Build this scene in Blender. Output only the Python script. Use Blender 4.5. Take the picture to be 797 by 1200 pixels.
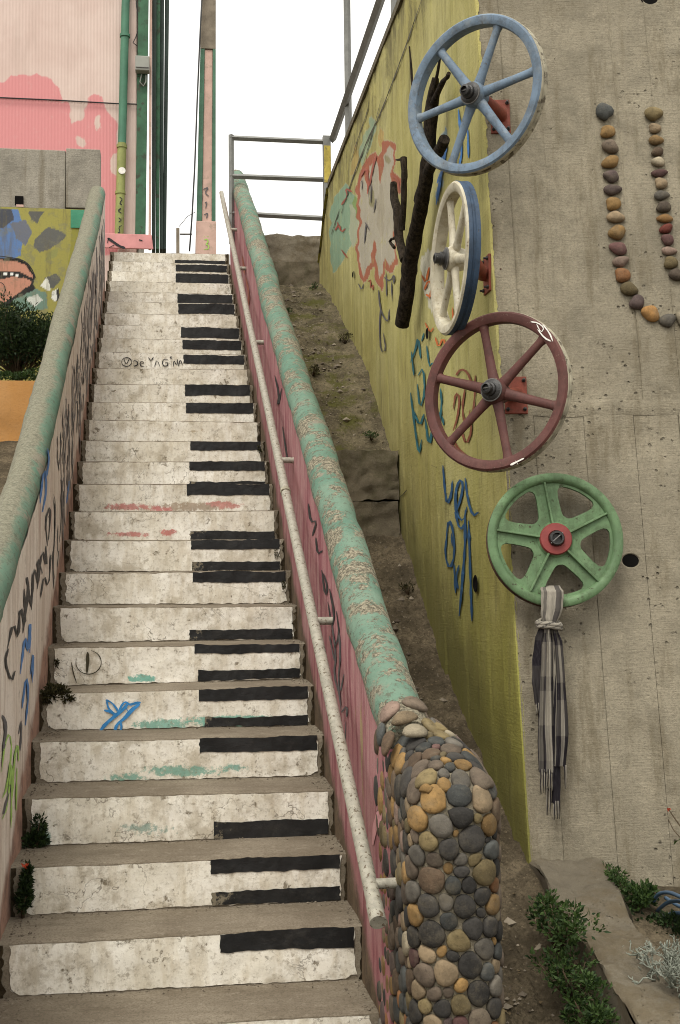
import bpy, math, random
import numpy as np
from mathutils import Vector, Matrix, noise as mnoise

# ------------------------------------------------------------------ camera, world, sun, exposure
scene = bpy.context.scene
for o in list(bpy.data.objects):
    bpy.data.objects.remove(o)
random.seed(7)
rng = np.random.default_rng(11)
V3 = lambda *a: np.array(a, float)

FPX, CXP, CYP = 1433.8, 398.5, 600.0             # focal length and centre in photograph pixels (797 x 1200)
PITCH, YAW, ROLL = math.radians(4.349), math.radians(8.24), math.radians(-0.704)
CAM = V3(0.53, -4.056, 1.324)
_F = V3(math.sin(YAW) * math.cos(PITCH), math.cos(YAW) * math.cos(PITCH), math.sin(PITCH))
_R = V3(math.cos(YAW), -math.sin(YAW), 0)
_U = np.cross(_R, _F)
_c, _s = math.cos(ROLL), math.sin(ROLL)
_R, _U = _c * _R + _s * _U, -_s * _R + _c * _U

cam_data = bpy.data.cameras.new('camera')
cam = bpy.data.objects.new('camera', cam_data)
scene.collection.objects.link(cam)
cam.matrix_world = Matrix(((_R[0], _U[0], -_F[0], CAM[0]), (_R[1], _U[1], -_F[1], CAM[1]),
                           (_R[2], _U[2], -_F[2], CAM[2]), (0, 0, 0, 1)))
cam_data.sensor_width = 36
cam_data.lens = FPX / 1200 * 36
cam_data.clip_end = 2000
cam_data.clip_start = 0.05
scene.camera = cam

SUN_EL, SUN_AZ = math.radians(58), math.radians(-150)     # azimuth from +Y, clockwise
world = bpy.data.worlds.new('World')
scene.world = world
world.use_nodes = True
wn = world.node_tree.nodes
wl = world.node_tree.links
wn.clear()
wo = wn.new('ShaderNodeOutputWorld')
bg = wn.new('ShaderNodeBackground')
sky = wn.new('ShaderNodeTexSky')
sky.sky_type = 'NISHITA'
sky.sun_disc = False
sky.sun_elevation = SUN_EL
sky.sun_rotation = SUN_AZ
sky.air_density = 1.0
sky.dust_density = 6.0
sky.ozone_density = 1.0
hsv = wn.new('ShaderNodeHueSaturation')             # cloud cover takes the blue out
hsv.inputs['Saturation'].default_value = 0.06
mixw = wn.new('ShaderNodeMix')
mixw.data_type = 'RGBA'
mixw.inputs[0].default_value = 0.72                 # even cloud layer
mixw.inputs[7].default_value = (9.8, 9.6, 9.05, 1)
bg.inputs['Strength'].default_value = 0.1
wl.new(sky.outputs[0], hsv.inputs['Color'])
wl.new(hsv.outputs[0], mixw.inputs[6])
wl.new(mixw.outputs[2], bg.inputs['Color'])
wl.new(bg.outputs[0], wo.inputs['Surface'])

sun_d = bpy.data.lights.new('sun', 'SUN')
sun_d.energy = 1.2
sun_d.angle = math.radians(25)
sun_d.color = (1.0, 0.95, 0.85)
sun = bpy.data.objects.new('sun', sun_d)
scene.collection.objects.link(sun)
_sd = Vector((math.sin(SUN_AZ) * math.cos(SUN_EL), math.cos(SUN_AZ) * math.cos(SUN_EL), math.sin(SUN_EL)))
sun.rotation_euler = _sd.to_track_quat('Z', 'Y').to_euler()
sun.location = (0, -3, 9)

scene.view_settings.view_transform = 'Standard'
scene.view_settings.look = 'None'
scene.view_settings.gamma = 1
scene.view_settings.exposure = 0.8
scene.view_settings.use_curve_mapping = False
scene.cycles.filter_width = 1.0

# ------------------------------------------------------------------ pixel helpers
def ray(x, y):
    return _F + _R * ((x - CXP) / FPX) - _U * ((y - CYP) / FPX)
def on_x(x, y, c):
    d = ray(x, y); return CAM + d * ((c - CAM[0]) / d[0])
def on_y(x, y, c):
    d = ray(x, y); return CAM + d * ((c - CAM[1]) / d[1])
def on_z(x, y, c):
    d = ray(x, y); return CAM + d * ((c - CAM[2]) / d[2])
def on_plane(x, y, pt, n):
    d = ray(x, y); return CAM + d * (np.dot(pt - CAM, n) / np.dot(d, n))
def to_px(p):
    d = np.asarray(p, float) - CAM
    z = d @ _F
    return CXP + FPX * (d @ _R) / z, CYP - FPX * (d @ _U) / z
def nz(x, y, z, s=1.0):
    return mnoise.noise(Vector((x * s, y * s, z * s)))
def unit(v):
    v = np.asarray(v, float); return v / np.linalg.norm(v)
def smooth(a, b, x):
    t = min(1, max(0, (x - a) / (b - a))); return t * t * (3 - 2 * t)

# ------------------------------------------------------------------ object helpers
ORIG = {}
def link(o):
    scene.collection.objects.link(o)
def thing(name, loc, label, cat, group=None):
    o = bpy.data.objects.new(name, None)
    o.empty_display_size = 0.1
    link(o)
    o.location = loc
    ORIG[o] = np.asarray(loc, float)
    tag(o, label, cat, group)
    return o
def tag(o, label=None, cat=None, group=None, kind=None):
    if label: o['label'] = label
    if cat: o['category'] = cat
    if group: o['group'] = group
    if kind: o['kind'] = kind
    return o
def mesh_obj(name, verts, faces, mat, parent=None, smooth_=False, var=None, col=None):
    verts = np.asarray(verts, float).reshape(-1, 3)
    org = ORIG[parent] if parent is not None else V3(0, 0, 0)
    me = bpy.data.meshes.new(name)
    me.from_pydata((verts - org).tolist(), [], [tuple(int(i) for i in f) for f in faces])
    if var is not None:
        a = me.attributes.new('var', 'FLOAT', 'POINT')
        a.data.foreach_set('value', np.asarray(var, np.float32))
    if col is not None:
        for nm, c in col.items():
            a = me.color_attributes.new(nm, 'FLOAT_COLOR', 'POINT')
            a.data.foreach_set('color', np.asarray(c, np.float32).ravel())
    me.update()
    if smooth_:
        me.polygons.foreach_set('use_smooth', [True] * len(me.polygons))
    if mat is not None: me.materials.append(mat)
    o = bpy.data.objects.new(name, me)
    link(o)
    if parent is not None:
        o.parent = parent
    ORIG[o] = org
    return o
class MB:
    def __init__(s): s.v, s.f, s.a = [], [], []
    def add(s, v, f, var=None):
        b = len(s.v)
        s.v += [tuple(map(float, p)) for p in v]
        s.f += [tuple(i + b for i in q) for q in f]
        s.a += [var if var is not None else 0.5] * len(v)
    def box(s, a, b, var=None):
        (x0, y0, z0), (x1, y1, z1) = a, b
        s.add([(x0, y0, z0), (x1, y0, z0), (x1, y1, z0), (x0, y1, z0), (x0, y0, z1), (x1, y0, z1), (x1, y1, z1), (x0, y1, z1)],
              [(0, 3, 2, 1), (4, 5, 6, 7), (0, 1, 5, 4), (1, 2, 6, 5), (2, 3, 7, 6), (3, 0, 4, 7)], var)
    def hexa(s, p, var=None):          # 8 corners, bottom ring then top ring
        s.add(p, [(0, 3, 2, 1), (4, 5, 6, 7), (0, 1, 5, 4), (1, 2, 6, 5), (2, 3, 7, 6), (3, 0, 4, 7)], var)
    def obox(s, c, ax, ay, az, h, var=None):   # oriented box: centre, three unit axes, half sizes
        c = np.asarray(c, float); p = []
        for k in (-1, 1):
            for i, j in ((-1, -1), (1, -1), (1, 1), (-1, 1)):
                p.append(c + np.asarray(ax) * h[0] * i + np.asarray(ay) * h[1] * j + np.asarray(az) * h[2] * k)
        s.hexa(p, var)
    def tube(s, path, rad, n=10, caps=True, var=None):
        path = [np.asarray(p, float) for p in path]
        if not hasattr(rad, '__len__'): rad = [rad] * len(path)
        t0 = unit(path[1] - path[0])
        u = np.cross(t0, V3(0, 0, 1)); 
        if np.linalg.norm(u) < 1e-3: u = np.cross(t0, V3(1, 0, 0))
        u = unit(u); vs, fs = [], []
        for i, p in enumerate(path):
            t = unit(path[min(i + 1, len(path) - 1)] - path[max(i - 1, 0)])
            u = unit(u - t * np.dot(u, t)); w = np.cross(t, u)
            for k in range(n):
                a = 2 * math.pi * k / n
                vs.append(p + rad[i] * (math.cos(a) * u + math.sin(a) * w))
        for i in range(len(path) - 1):
            for k in range(n):
                k2 = (k + 1) % n
                fs.append((i * n + k, i * n + k2, (i + 1) * n + k2, (i + 1) * n + k))
        if caps:
            fs.append(tuple(reversed(range(n)))); fs.append(tuple((len(path) - 1) * n + k for k in range(n)))
        s.add(vs, fs, var)
    def lathe(s, c, ax, prof, n=40, u=None, var=None):   # prof: (radius, along axis), closed loop when prof[0]==prof[-1]
        ax = unit(ax)
        if u is None:
            u = np.cross(ax, V3(0, 0, 1))
        u = unit(u); w = np.cross(ax, u); vs = []; m = len(prof)
        for k in range(n):
            a = 2 * math.pi * k / n
            d = math.cos(a) * u + math.sin(a) * w
            for r, h in prof: vs.append(np.asarray(c) + d * r + ax * h)
        fs = []
        for k in range(n):
            k2 = (k + 1) % n
            for i in range(m - 1):
                fs.append((k * m + i, k * m + i + 1, k2 * m + i + 1, k2 * m + i))
        s.add(vs, fs, var)
    def build(s, name, mat, parent=None, smooth_=False, usevar=False):
        return mesh_obj(name, s.v, s.f, mat, parent, smooth_, s.a if usevar else None)
def grid(nu, nv, fn):
    vs = [fn(i / nu, j / nv) for j in range(nv + 1) for i in range(nu + 1)]
    fs = [(j * (nu + 1) + i, j * (nu + 1) + i + 1, (j + 1) * (nu + 1) + i + 1, (j + 1) * (nu + 1) + i)
          for j in range(nv) for i in range(nu)]
    return vs, fs
def bevel(o, w, seg=2):
    m = o.modifiers.new('bevel', 'BEVEL'); m.width = w; m.segments = seg; m.limit_method = 'ANGLE'; m.angle_limit = math.radians(40)
    return o
def smooth_by_angle(o, deg=40):
    me = o.data
    me.polygons.foreach_set('use_smooth', [True] * len(me.polygons))
    me.set_sharp_from_angle(angle=math.radians(deg))
    return o

# ------------------------------------------------------------------ materials
class NT:
    def __init__(s, name):
        s.m = bpy.data.materials.new(name); s.m.use_nodes = True
        s.n = s.m.node_tree.nodes; s.l = s.m.node_tree.links
        s.b = s.n['Principled BSDF']
        s.geo = s.n.new('ShaderNodeNewGeometry')
        s.pos = s.geo.outputs['Position']
    def scaled(s, vec, sc):
        m = s.n.new('ShaderNodeVectorMath'); m.operation = 'MULTIPLY'
        s.l.new(vec, m.inputs[0]); m.inputs[1].default_value = sc; return m.outputs[0]
    def noise(s, scale, detail=6, rough=0.6, stretch=None, dist=0.0, off=0):
        t = s.n.new('ShaderNodeTexNoise')
        t.inputs['Scale'].default_value = scale; t.inputs['Detail'].default_value = detail
        t.inputs['Roughness'].default_value = rough; t.inputs['Distortion'].default_value = dist
        v = s.pos
        if off:
            a = s.n.new('ShaderNodeVectorMath'); a.operation = 'ADD'
            s.l.new(v, a.inputs[0]); a.inputs[1].default_value = (off, off * 1.7, off * .6); v = a.outputs[0]
        if stretch: v = s.scaled(v, stretch)
        s.l.new(v, t.inputs['Vector']); return t.outputs['Fac']
    def voronoi(s, scale, feature='F1', stretch=None):
        t = s.n.new('ShaderNodeTexVoronoi'); t.feature = feature; t.inputs['Scale'].default_value = scale
        v = s.pos
        if stretch: v = s.scaled(v, stretch)
        s.l.new(v, t.inputs['Vector']); return t.outputs['Distance']
    def ramp(s, fac, a, b):
        m = s.n.new('ShaderNodeMapRange'); m.interpolation_type = 'SMOOTHSTEP'
        s.l.new(fac, m.inputs[0]); m.inputs[1].default_value = a; m.inputs[2].default_value = b
        return m.outputs[0]
    def mul(s, a, b, op='MULTIPLY'):
        m = s.n.new('ShaderNodeMath'); m.operation = op
        for i, x in enumerate((a, b)):
            if isinstance(x, (int, float)): m.inputs[i].default_value = x
            else: s.l.new(x, m.inputs[i])
        return m.outputs[0]
    def mix(s, fac, a, b, blend='MIX'):
        m = s.n.new('ShaderNodeMix'); m.data_type = 'RGBA'; m.blend_type = blend
        for sock, x in ((m.inputs[0], fac), (m.inputs[6], a), (m.inputs[7], b)):
            if isinstance(x, (int, float)): sock.default_value = x
            elif isinstance(x, tuple): sock.default_value = (*x, 1) if len(x) == 3 else x
            else: s.l.new(x, sock)
        return m.outputs[2]
    def attr(s, name, out='Fac'):
        a = s.n.new('ShaderNodeAttribute'); a.attribute_name = name; return a.outputs[out]
    def finish(s, col, rough=0.85, bump=None, bs=0.4, bd=0.01, spec=0.3, metal=0.0):
        if isinstance(col, tuple): s.b.inputs['Base Color'].default_value = (*col, 1)
        else: s.l.new(col, s.b.inputs['Base Color'])
        if isinstance(rough, (int, float)): s.b.inputs['Roughness'].default_value = rough
        else: s.l.new(rough, s.b.inputs['Roughness'])
        s.b.inputs['Specular IOR Level'].default_value = spec
        s.b.inputs['Metallic'].default_value = metal
        if bump is not None:
            if not isinstance(bump, list): bump = [(bump, bs, bd)]
            prev = None
            for h, st, dd in bump:
                b = s.n.new('ShaderNodeBump'); b.inputs['Strength'].default_value = st; b.inputs['Distance'].default_value = dd
                s.l.new(h, b.inputs['Height'])
                if prev is not None: s.l.new(prev, b.inputs['Normal'])
                prev = b.outputs[0]
            s.l.new(prev, s.b.inputs['Normal'])
        return s.m

def m_plain(name, c, rough=0.7, var=0.25, scale=14, bump=0.2, spec=0.3, wear=None, wear_t=(0.62, 0.7), metal=0):
    t = NT(name)
    n = t.noise(scale)
    col = t.mix(t.ramp(n, .3, .7), tuple(x * (1 - var) for x in c), tuple(min(.9, x * (1 + var)) for x in c))
    if wear: col = t.mix(t.ramp(t.noise(scale * 1.6, off=5), *wear_t), col, wear)
    return t.finish(col, rough, t.noise(scale * 6), bump, .004, spec, metal)

def m_concrete(name, c, dark=.5, scale=3.0, pit=True, hstreak=True, stain=(.125, .10, .06), stain_t=(.5, .72), bd=.008):
    t = NT(name)
    big = t.noise(scale * .35, 6, .65); mid = t.noise(scale * 2.2, 9, .72, off=3); fine = t.noise(scale * 34, 6, .75)
    col = t.mix(t.ramp(big, .35, .66), tuple(x * .78 for x in c), tuple(x * 1.14 for x in c))
    col = t.mix(t.mul(t.ramp(mid, .46, .68), .55), col, tuple(x * dark for x in c))
    col = t.mix(t.mul(t.ramp(t.noise(scale * 4, 8, .75, off=14), .55, .68), .45), col, tuple(x * 1.35 for x in c))
    col = t.mix(t.mul(t.ramp(fine, .44, .64), .5), col, tuple(x * .5 for x in c))
    bumps = [(mid, .45, .03), (fine, .6, bd)]
    if hstreak:
        h = t.noise(scale * 1.1, 7, .75, stretch=(3, 3, 45)); col = t.mix(t.mul(t.ramp(h, .5, .66), .42), col, tuple(x * .62 for x in c))
        vstr = t.noise(scale * .9, 6, .65, stretch=(5, 5, .35), off=9)
        col = t.mix(t.mul(t.ramp(vstr, .5, .68), .5), col, stain)
        bumps.append((h, .45, .008))
    if pit:
        p = t.voronoi(scale * 12); cl = t.ramp(t.noise(scale * .55, 4, off=20), .5, .60)
        pm = t.mul(t.ramp(p, .30, .12), t.mul(t.ramp(t.noise(scale * 9, 5, off=25), .50, .62), cl))
        col = t.mix(t.mul(pm, .6), col, tuple(x * .38 for x in c))
        p2 = t.mul(t.ramp(t.voronoi(scale * 4.2), .055, .03), t.ramp(t.noise(scale * 1.3, 3, off=33), .58, .66)); col = t.mix(t.mul(p2, .8), col, tuple(x * .3 for x in c))
        inv = t.mul(1.0, t.mul(pm, p2, 'MAXIMUM'), 'SUBTRACT'); bumps.append((inv, .9, .02))
    col = t.mix(t.mul(t.ramp(t.noise(scale * .6, 8, .75, off=31), *stain_t), .55), col, stain)
    return t.finish(col, .92, bumps, spec=.2)

def m_paint_wall(name, c, c2, under=(.34, .29, .21), under_t=(.6, .66), scale=4, streak=None, dirt=(.12, .09, .06), extra=None, vs=(9, 9, .8), chips=.5):
    t = NT(name)
    a = t.noise(scale, 7, .65)
    col = t.mix(t.ramp(a, .35, .68), c, c2)
    if streak:
        st = t.noise(scale * .8, 6, .6, stretch=vs, off=4)
        col = t.mix(t.mul(t.ramp(st, .45, .7), .75), col, streak)
    if extra:
        col = t.mix(t.ramp(t.noise(scale * 1.1, 6, .62, off=17), *extra[1]), col, extra[0])
    pe = t.noise(scale * 1.9, 9, .72, off=8)
    pm = t.ramp(pe, *under_t)
    uc = t.mix(t.ramp(t.noise(scale * 22, 4), .35, .7), tuple(x * .55 for x in under), tuple(x * 1.25 for x in under))
    col = t.mix(pm, col, uc)
    fine = t.noise(scale * 24, 5, .7, off=2)
    col = t.mix(t.mul(t.ramp(fine, .52, .75), chips), col, tuple(x * .45 for x in under))
    col = t.mix(t.mul(t.ramp(t.noise(scale * .7, 6, .7, off=40), .5, .8), .5), col, dirt)
    inv = t.mul(1.0, pm, 'SUBTRACT')
    return t.finish(col, .85, [(inv, .5, .004), (fine, .5, .008), (a, .4, .02)], spec=.25)

M = {}
# dirt on the lowest hand's breadth of the parapets follows the line of the steps
SLOPE = 0.5695
def m_parapet(name, c, c2, streak, base, base_h, extra, under, under_t):
    t = NT(name)
    sx = t.n.new('ShaderNodeSeparateXYZ'); t.l.new(t.pos, sx.inputs[0])
    hgt = t.mul(sx.outputs[2], t.mul(sx.outputs[1], SLOPE), 'SUBTRACT')
    col = t.mix(t.ramp(t.noise(3.2, 7, .65), .35, .65), c, c2)
    st = t.noise(2.6, 6, .65, stretch=(6, 6, .55), off=4)
    col = t.mix(t.mul(t.ramp(st, .45, .62), .85), col, streak)
    if extra: col = t.mix(t.mul(t.ramp(t.noise(2.2, 7, .7, stretch=(4, 4, .6), off=17), *extra[1]), .9), col, extra[0])
    pm = t.ramp(t.noise(7, 9, .7, off=8), *under_t)
    col = t.mix(pm, col, under)
    edge = t.mul(t.noise(5, 6, .7, off=12), .28)
    hh = t.mul(hgt, edge, 'ADD')
    bm = t.ramp(hh, base_h + .18, base_h + .06)
    bc = t.mix(t.ramp(t.noise(9, 7, .7), .4, .66), base, tuple(x * .5 for x in base))
    col = t.mix(bm, col, bc)
    fine = t.noise(70, 5, .7)
    col = t.mix(t.mul(t.ramp(fine, .5, .75), .35), col, tuple(x * .4 for x in under))
    inv = t.mul(1.0, pm, 'SUBTRACT')
    return t.finish(col, .85, [(inv, .4, .004), (fine, .45, .006), (st, .3, .015)], spec=.25)

M['pink_wall'] = m_parapet('pink_wall', (.34, .145, .15), (.40, .22, .215), (.22, .06, .078), (.13, .09, .055), .06,
                           ((.33, .26, .13), (.62, .70)), (.36, .28, .22), (.66, .72))
M['grey_wall'] = m_parapet('grey_wall', (.64, .57, .48), (.70, .64, .56), (.50, .42, .345), (.38, .235, .175), .10,
                           ((.42, .30, .26), (.58, .7)), (.30, .25, .2), (.62, .7))
def m_coping(name, c, c2, bare, bare_t, xworn, gr=(.38, 1.45)):
    t = NT(name)
    sx = t.n.new('ShaderNodeSeparateXYZ'); t.l.new(t.pos, sx.inputs[0])
    col = t.mix(t.ramp(t.noise(3.0, 7, .65), .35, .66), c, c2)
    col = t.mix(t.mul(t.ramp(t.noise(5.5, 6, .62, off=17), .56, .64), .8), col, (.25, .20, .155))
    w = t.noise(5.5, 11, .78, off=8)
    if xworn: w = t.mul(w, t.mul(t.ramp(sx.outputs[0], xworn[0], xworn[1]), xworn[2]), 'ADD')
    pm = t.ramp(w, *bare_t)
    g = t.noise(75, 6, .75); v = t.voronoi(60)
    bc = t.mix(t.ramp(g, .40, .60), tuple(x * gr[0] for x in bare), tuple(x * gr[1] for x in bare))
    bc = t.mix(t.mul(t.ramp(v, .25, .1), .3), bc, tuple(x * 1.7 for x in bare))
    col = t.mix(pm, col, bc)
    col = t.mix(t.mul(t.ramp(t.noise(34, 7, .78, off=3), .53, .62), .7), col, tuple(x * .45 for x in bare))
    inv = t.mul(1.0, pm, 'SUBTRACT')
    return t.finish(col, .85, [(inv, .6, .006), (g, .6, .012), (w, .3, .02)], spec=.25)
M['coping'] = m_coping('coping', (.10, .188, .135), (.165, .245, .18), (.215, .19, .135), (.49, .53), None)
M['coping_worn'] = m_coping('coping_worn', (.09, .18, .125), (.14, .21, .15), (.195, .185, .132), (.46, .70), (-.03, -.10, .26), (.72, 1.16))
def m_tread():
    t = NT('tread_concrete')
    a = t.noise(2.5, 7, .6); b = t.noise(5, 7, .65, stretch=(1, 5, 5), off=6); f = t.noise(120, 4, .7)
    col = t.mix(t.ramp(a, .35, .68), (.165, .136, .098), (.255, .218, .163))
    col = t.mix(t.mul(t.ramp(b, .45, .7), .45), col, (.12, .097, .066))
    col = t.mix(t.mul(t.ramp(f, .42, .66), .55), col, (.085, .068, .046))
    col = t.mix(t.mul(t.ramp(t.noise(30, 7, .75, off=11), .54, .68), .5), col, (.30, .26, .20))
    return t.finish(col, .92, [(f, .5, .004), (b, .3, .01)], spec=.2)
M['tread'] = m_tread()
def m_riser():
    t = NT('white_key_paint')
    a = t.noise(3.0, 8, .68); b = t.noise(7, 9, .7, off=5); f = t.noise(60, 5, .7); st = t.noise(6, 6, .65, stretch=(4, 4, .9), off=3)
    col = t.mix(t.ramp(a, .36, .66), (.68, .635, .53), (.86, .83, .745))
    col = t.mix(t.mul(t.ramp(st, .45, .66), .48), col, (.50, .43, .31))
    col = t.mix(t.mul(t.ramp(b, .50, .64), .6), col, (.40, .345, .25))
    pm = t.ramp(t.noise(13, 9, .75, off=9), .60, .66)
    col = t.mix(t.mul(pm, .85), col, (.19, .155, .10))
    sa = t.attr('stain', 'Color'); al = t.attr('stain', 'Alpha')
    am = t.ramp(t.mul(t.mul(al, .62), t.noise(34, 9, .8, off=13), 'ADD'), .74, .84)
    col = t.mix(t.mul(am, .8), col, sa)
    col = t.mix(t.mul(t.ramp(f, .5, .68), .45), col, (.27, .23, .165))
    col = t.mix(t.mul(t.ramp(t.noise(28, 8, .78, off=41), .56, .64), .6), col, (.24, .20, .14))
    hl = t.mul(t.mul(t.noise(2.6, 5, .62, dist=.5, off=23), .5, 'SUBTRACT'), 0.0, 'ADD')
    ab = t.n.new('ShaderNodeMath'); ab.operation = 'ABSOLUTE'; t.l.new(hl, ab.inputs[0])
    crm = t.mul(t.ramp(ab.outputs[0], .0055, .0015), t.ramp(t.noise(2.1, 3, off=37), .50, .60))
    col = t.mix(t.mul(crm, .65), col, (.12, .10, .07))
    inv = t.mul(1.0, pm, 'SUBTRACT')
    return t.finish(col, .8, [(inv, .6, .004), (b, .45, .012), (f, .4, .004)], spec=.25)
M['riser'] = m_riser()
def m_black():
    t = NT('black_key_paint')
    b = t.noise(9, 9, .75, stretch=(1, 1, 1.5), off=5); f = t.noise(70, 5, .7)
    col = t.mix(t.ramp(t.noise(4, 6), .35, .7), (.006, .006, .006), (.012, .0115, .011))
    col = t.mix(t.mul(t.ramp(b, .50, .70), .6), col, (.032, .029, .025))
    pl = t.ramp(t.mul(t.mul(t.attr('var'), .25), t.noise(22, 8, .75, off=7), 'ADD'), .72, .80)
    col = t.mix(pl, col, (.17, .145, .10))
    col = t.mix(t.mul(t.ramp(t.noise(18, 8, .75, off=30), .66, .71), .5), col, (.12, .10, .07))
    return t.finish(col, .6, [(b, .4, .008), (f, .3, .003)], spec=.35)
M['black'] = m_black()
M['concrete'] = m_concrete('board_concrete', (.305, .268, .195))
M['concrete_dark'] = m_concrete('old_concrete', (.17, .142, .098), scale=7, hstreak=False, stain=(.055, .052, .02), stain_t=(.45, .62))
M['slab'] = m_concrete('slab_concrete', (.215, .185, .135), scale=6, hstreak=False, stain=(.11, .08, .04), stain_t=(.44, .6), bd=.02)
M['stucco_grey'] = m_concrete('grey_render', (.30, .275, .225), scale=2, pit=False, stain_t=(.7, .9))
def m_dirt(name, c, moss=None):
    t = NT(name)
    a = t.noise(4, 9, .75); f = t.noise(55, 8, .8); v = t.voronoi(42); m2 = t.noise(14, 8, .75, off=5)
    col = t.mix(t.ramp(a, .36, .66), tuple(x * .55 for x in c), tuple(x * 1.35 for x in c))
    col = t.mix(t.mul(t.ramp(m2, .5, .64), .55), col, tuple(x * .45 for x in c))
    col = t.mix(t.mul(t.ramp(f, .46, .62), .65), col, tuple(x * .3 for x in c))
    col = t.mix(t.mul(t.ramp(v, .24, .08), .45), col, tuple(min(1, x * 2.2) for x in c))
    if moss: col = t.mix(t.mul(t.ramp(t.noise(3.2, 8, .72, off=4), .5, .62), .85), col, moss)
    return t.finish(col, .97, [(f, .9, .02), (a, .6, .05), (m2, .6, .03), (v, .4, .008)], spec=.1)
M['dirt'] = m_dirt('dirt', (.15, .12, .078))
M['dirt_moss'] = m_dirt('mossy_dirt', (.18, .15, .095), (.10, .098, .026))
M['ground'] = m_dirt('ground_dirt', (.17, .14, .10))
M['earth'] = m_dirt('terrace_earth', (.20, .17, .12))
def m_yellow():
    t = NT('yellow_wall_paint')
    sx = t.n.new('ShaderNodeSeparateXYZ'); t.l.new(t.pos, sx.inputs[0])
    a = t.noise(1.1, 7, .62); v = t.noise(2.2, 7, .66, stretch=(1, 4.5, .5), off=3); f = t.noise(75, 5, .7)
    col = t.mix(t.ramp(a, .34, .68), (.38, .335, .115), (.45, .41, .175))
    col = t.mix(t.mul(t.ramp(v, .42, .66), .5), col, (.27, .25, .065))
    # lime coat rolled over the lower half
    lo = t.mul(sx.outputs[2], t.mul(t.noise(1.6, 6, .6, off=8), 1.6), 'ADD')
    lm = t.ramp(lo, 3.0, 1.3)
    col = t.mix(t.mul(lm, .82), col, (.27, .268, .052))
    # grime runs from the top edge, mould at the foot
    tg = t.mul(sx.outputs[2], t.mul(v, 2.4), 'ADD')
    tm = t.mul(t.ramp(tg, 5.3, 6.6), t.ramp(t.noise(2.8, 8, .74, stretch=(1, 1, 1), dist=.6, off=30), .40, .60))
    col = t.mix(t.mul(tm, .85), col, (.085, .07, .035))
    foot = t.mul(sx.outputs[2], t.mul(sx.outputs[1], .56), 'SUBTRACT')
    ft = t.ramp(t.mul(foot, t.mul(t.noise(3, 6, .7, off=2), .7), 'ADD'), .72, .18)
    col = t.mix(t.mul(ft, .55), col, (.085, .078, .03))
    col = t.mix(t.mul(t.ramp(t.noise(2.0, 9, .76, stretch=(1, 3, .45), off=61), .53, .66), .55), col, (.14, .125, .05))
    g = t.attr('spray', 'Color'); ga = t.attr('spray', 'Alpha')
    col = t.mix(t.mul(ga, t.ramp(t.noise(11, 7, .7, off=50), .22, .46)), col, g)
    col = t.mix(t.mul(t.ramp(f, .5, .76), .4), col, (.10, .09, .035))
    h = t.noise(2.2, 6, .7, stretch=(3, 3, 48)); bo = t.noise(1.6, 2, .5, stretch=(1, 9, .08), off=4)
    col = t.mix(t.mul(t.ramp(h, .52, .75), .3), col, (.17, .16, .03))
    return t.finish(col, .85, [(h, .35, .008), (bo, .4, .02), (f, .45, .006), (a, .3, .03)], spec=.25)
M['yellow'] = m_yellow()
M['yellow_moss'] = m_paint_wall('yellow_moss', (.34, .30, .05), (.22, .20, .04), under=(.10, .085, .04), under_t=(.48, .6), scale=6)
def m_spray(name, c, rough=.6, cover=(.25, .42)):
    t = NT(name)
    n = t.noise(30, 6, .7)
    col = t.mix(t.ramp(n, .3, .7), tuple(x * .85 for x in c), tuple(min(.9, x * 1.15) for x in c))
    return t.finish(col, rough, t.noise(75, 5, .7), .3, .004, .25)
M['ink'] = m_spray('black_spray', (.022, .021, .022))
M['ink_grey'] = m_spray('grey_spray', (.09, .085, .09))
M['ink_faded'] = m_spray('faded_spray', (.17, .155, .15))
M['spray_blue'] = m_spray('blue_spray', (.05, .17, .42))
M['spray_bird'] = m_spray('bright_blue_spray', (.04, .22, .50))
M['spray_navy'] = m_spray('navy_spray', (.035, .10, .20))
M['spray_teal'] = m_spray('teal_spray', (.03, .13, .15))
M['spray_red'] = m_spray('red_spray', (.30, .075, .045))
M['spray_orange'] = m_spray('orange_spray', (.52, .14, .04))
M['spray_maroon'] = m_spray('maroon_spray', (.22, .075, .04))
M['spray_lime'] = m_spray('lime_spray', (.30, .50, .10))
M['spray_pink'] = m_spray('pink_spray', (.55, .27, .28))
M['white_mark'] = m_spray('white_marker', (.74, .72, .66))
M['crack'] = m_spray('crack_dirt', (.045, .038, .02))
M['rail_white'] = m_plain('rail_paint', (.30, .28, .225), .55, .2, 42, .35, .4, wear=(.11, .08, .05), wear_t=(.58, .62))
M['steel_grey'] = m_plain('grey_rail_paint', (.19, .19, .175), .6, .15, 10, .2, .35)
M['steel_yellow'] = m_plain('yellow_post_paint', (.42, .33, .06), .6, .25, 14, .3, .3, wear=(.2, .16, .06), wear_t=(.55, .66))
M['wheel_blue'] = m_plain('blue_wheel_paint', (.135, .19, .255), .5, .15, 9, .3, .4, wear=(.21, .225, .23), wear_t=(.58, .70))
M['wheel_blue_dark'] = m_plain('dark_blue_rim_paint', (.03, .055, .095), .5, .2, 9, .3, .4)
M['wheel_cream'] = m_plain('cream_wheel_paint', (.46, .42, .315), .5, .12, 9, .3, .4, wear=(.26, .21, .13), wear_t=(.60, .70))
M['wheel_red'] = m_plain('oxide_wheel_paint', (.098, .034, .028), .55, .2, 9, .35, .35, wear=(.15, .075, .055), wear_t=(.55, .68))
M['wheel_green'] = m_plain('green_wheel_paint', (.112, .195, .088), .5, .12, 8, .3, .35, wear=(.075, .115, .052), wear_t=(.60, .72))
M['rim_edge'] = m_plain('worn_rim_edge', (.33, .30, .22), .6, .3, 18, .4, .3, wear=(.11, .09, .06), wear_t=(.52, .62))
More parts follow.
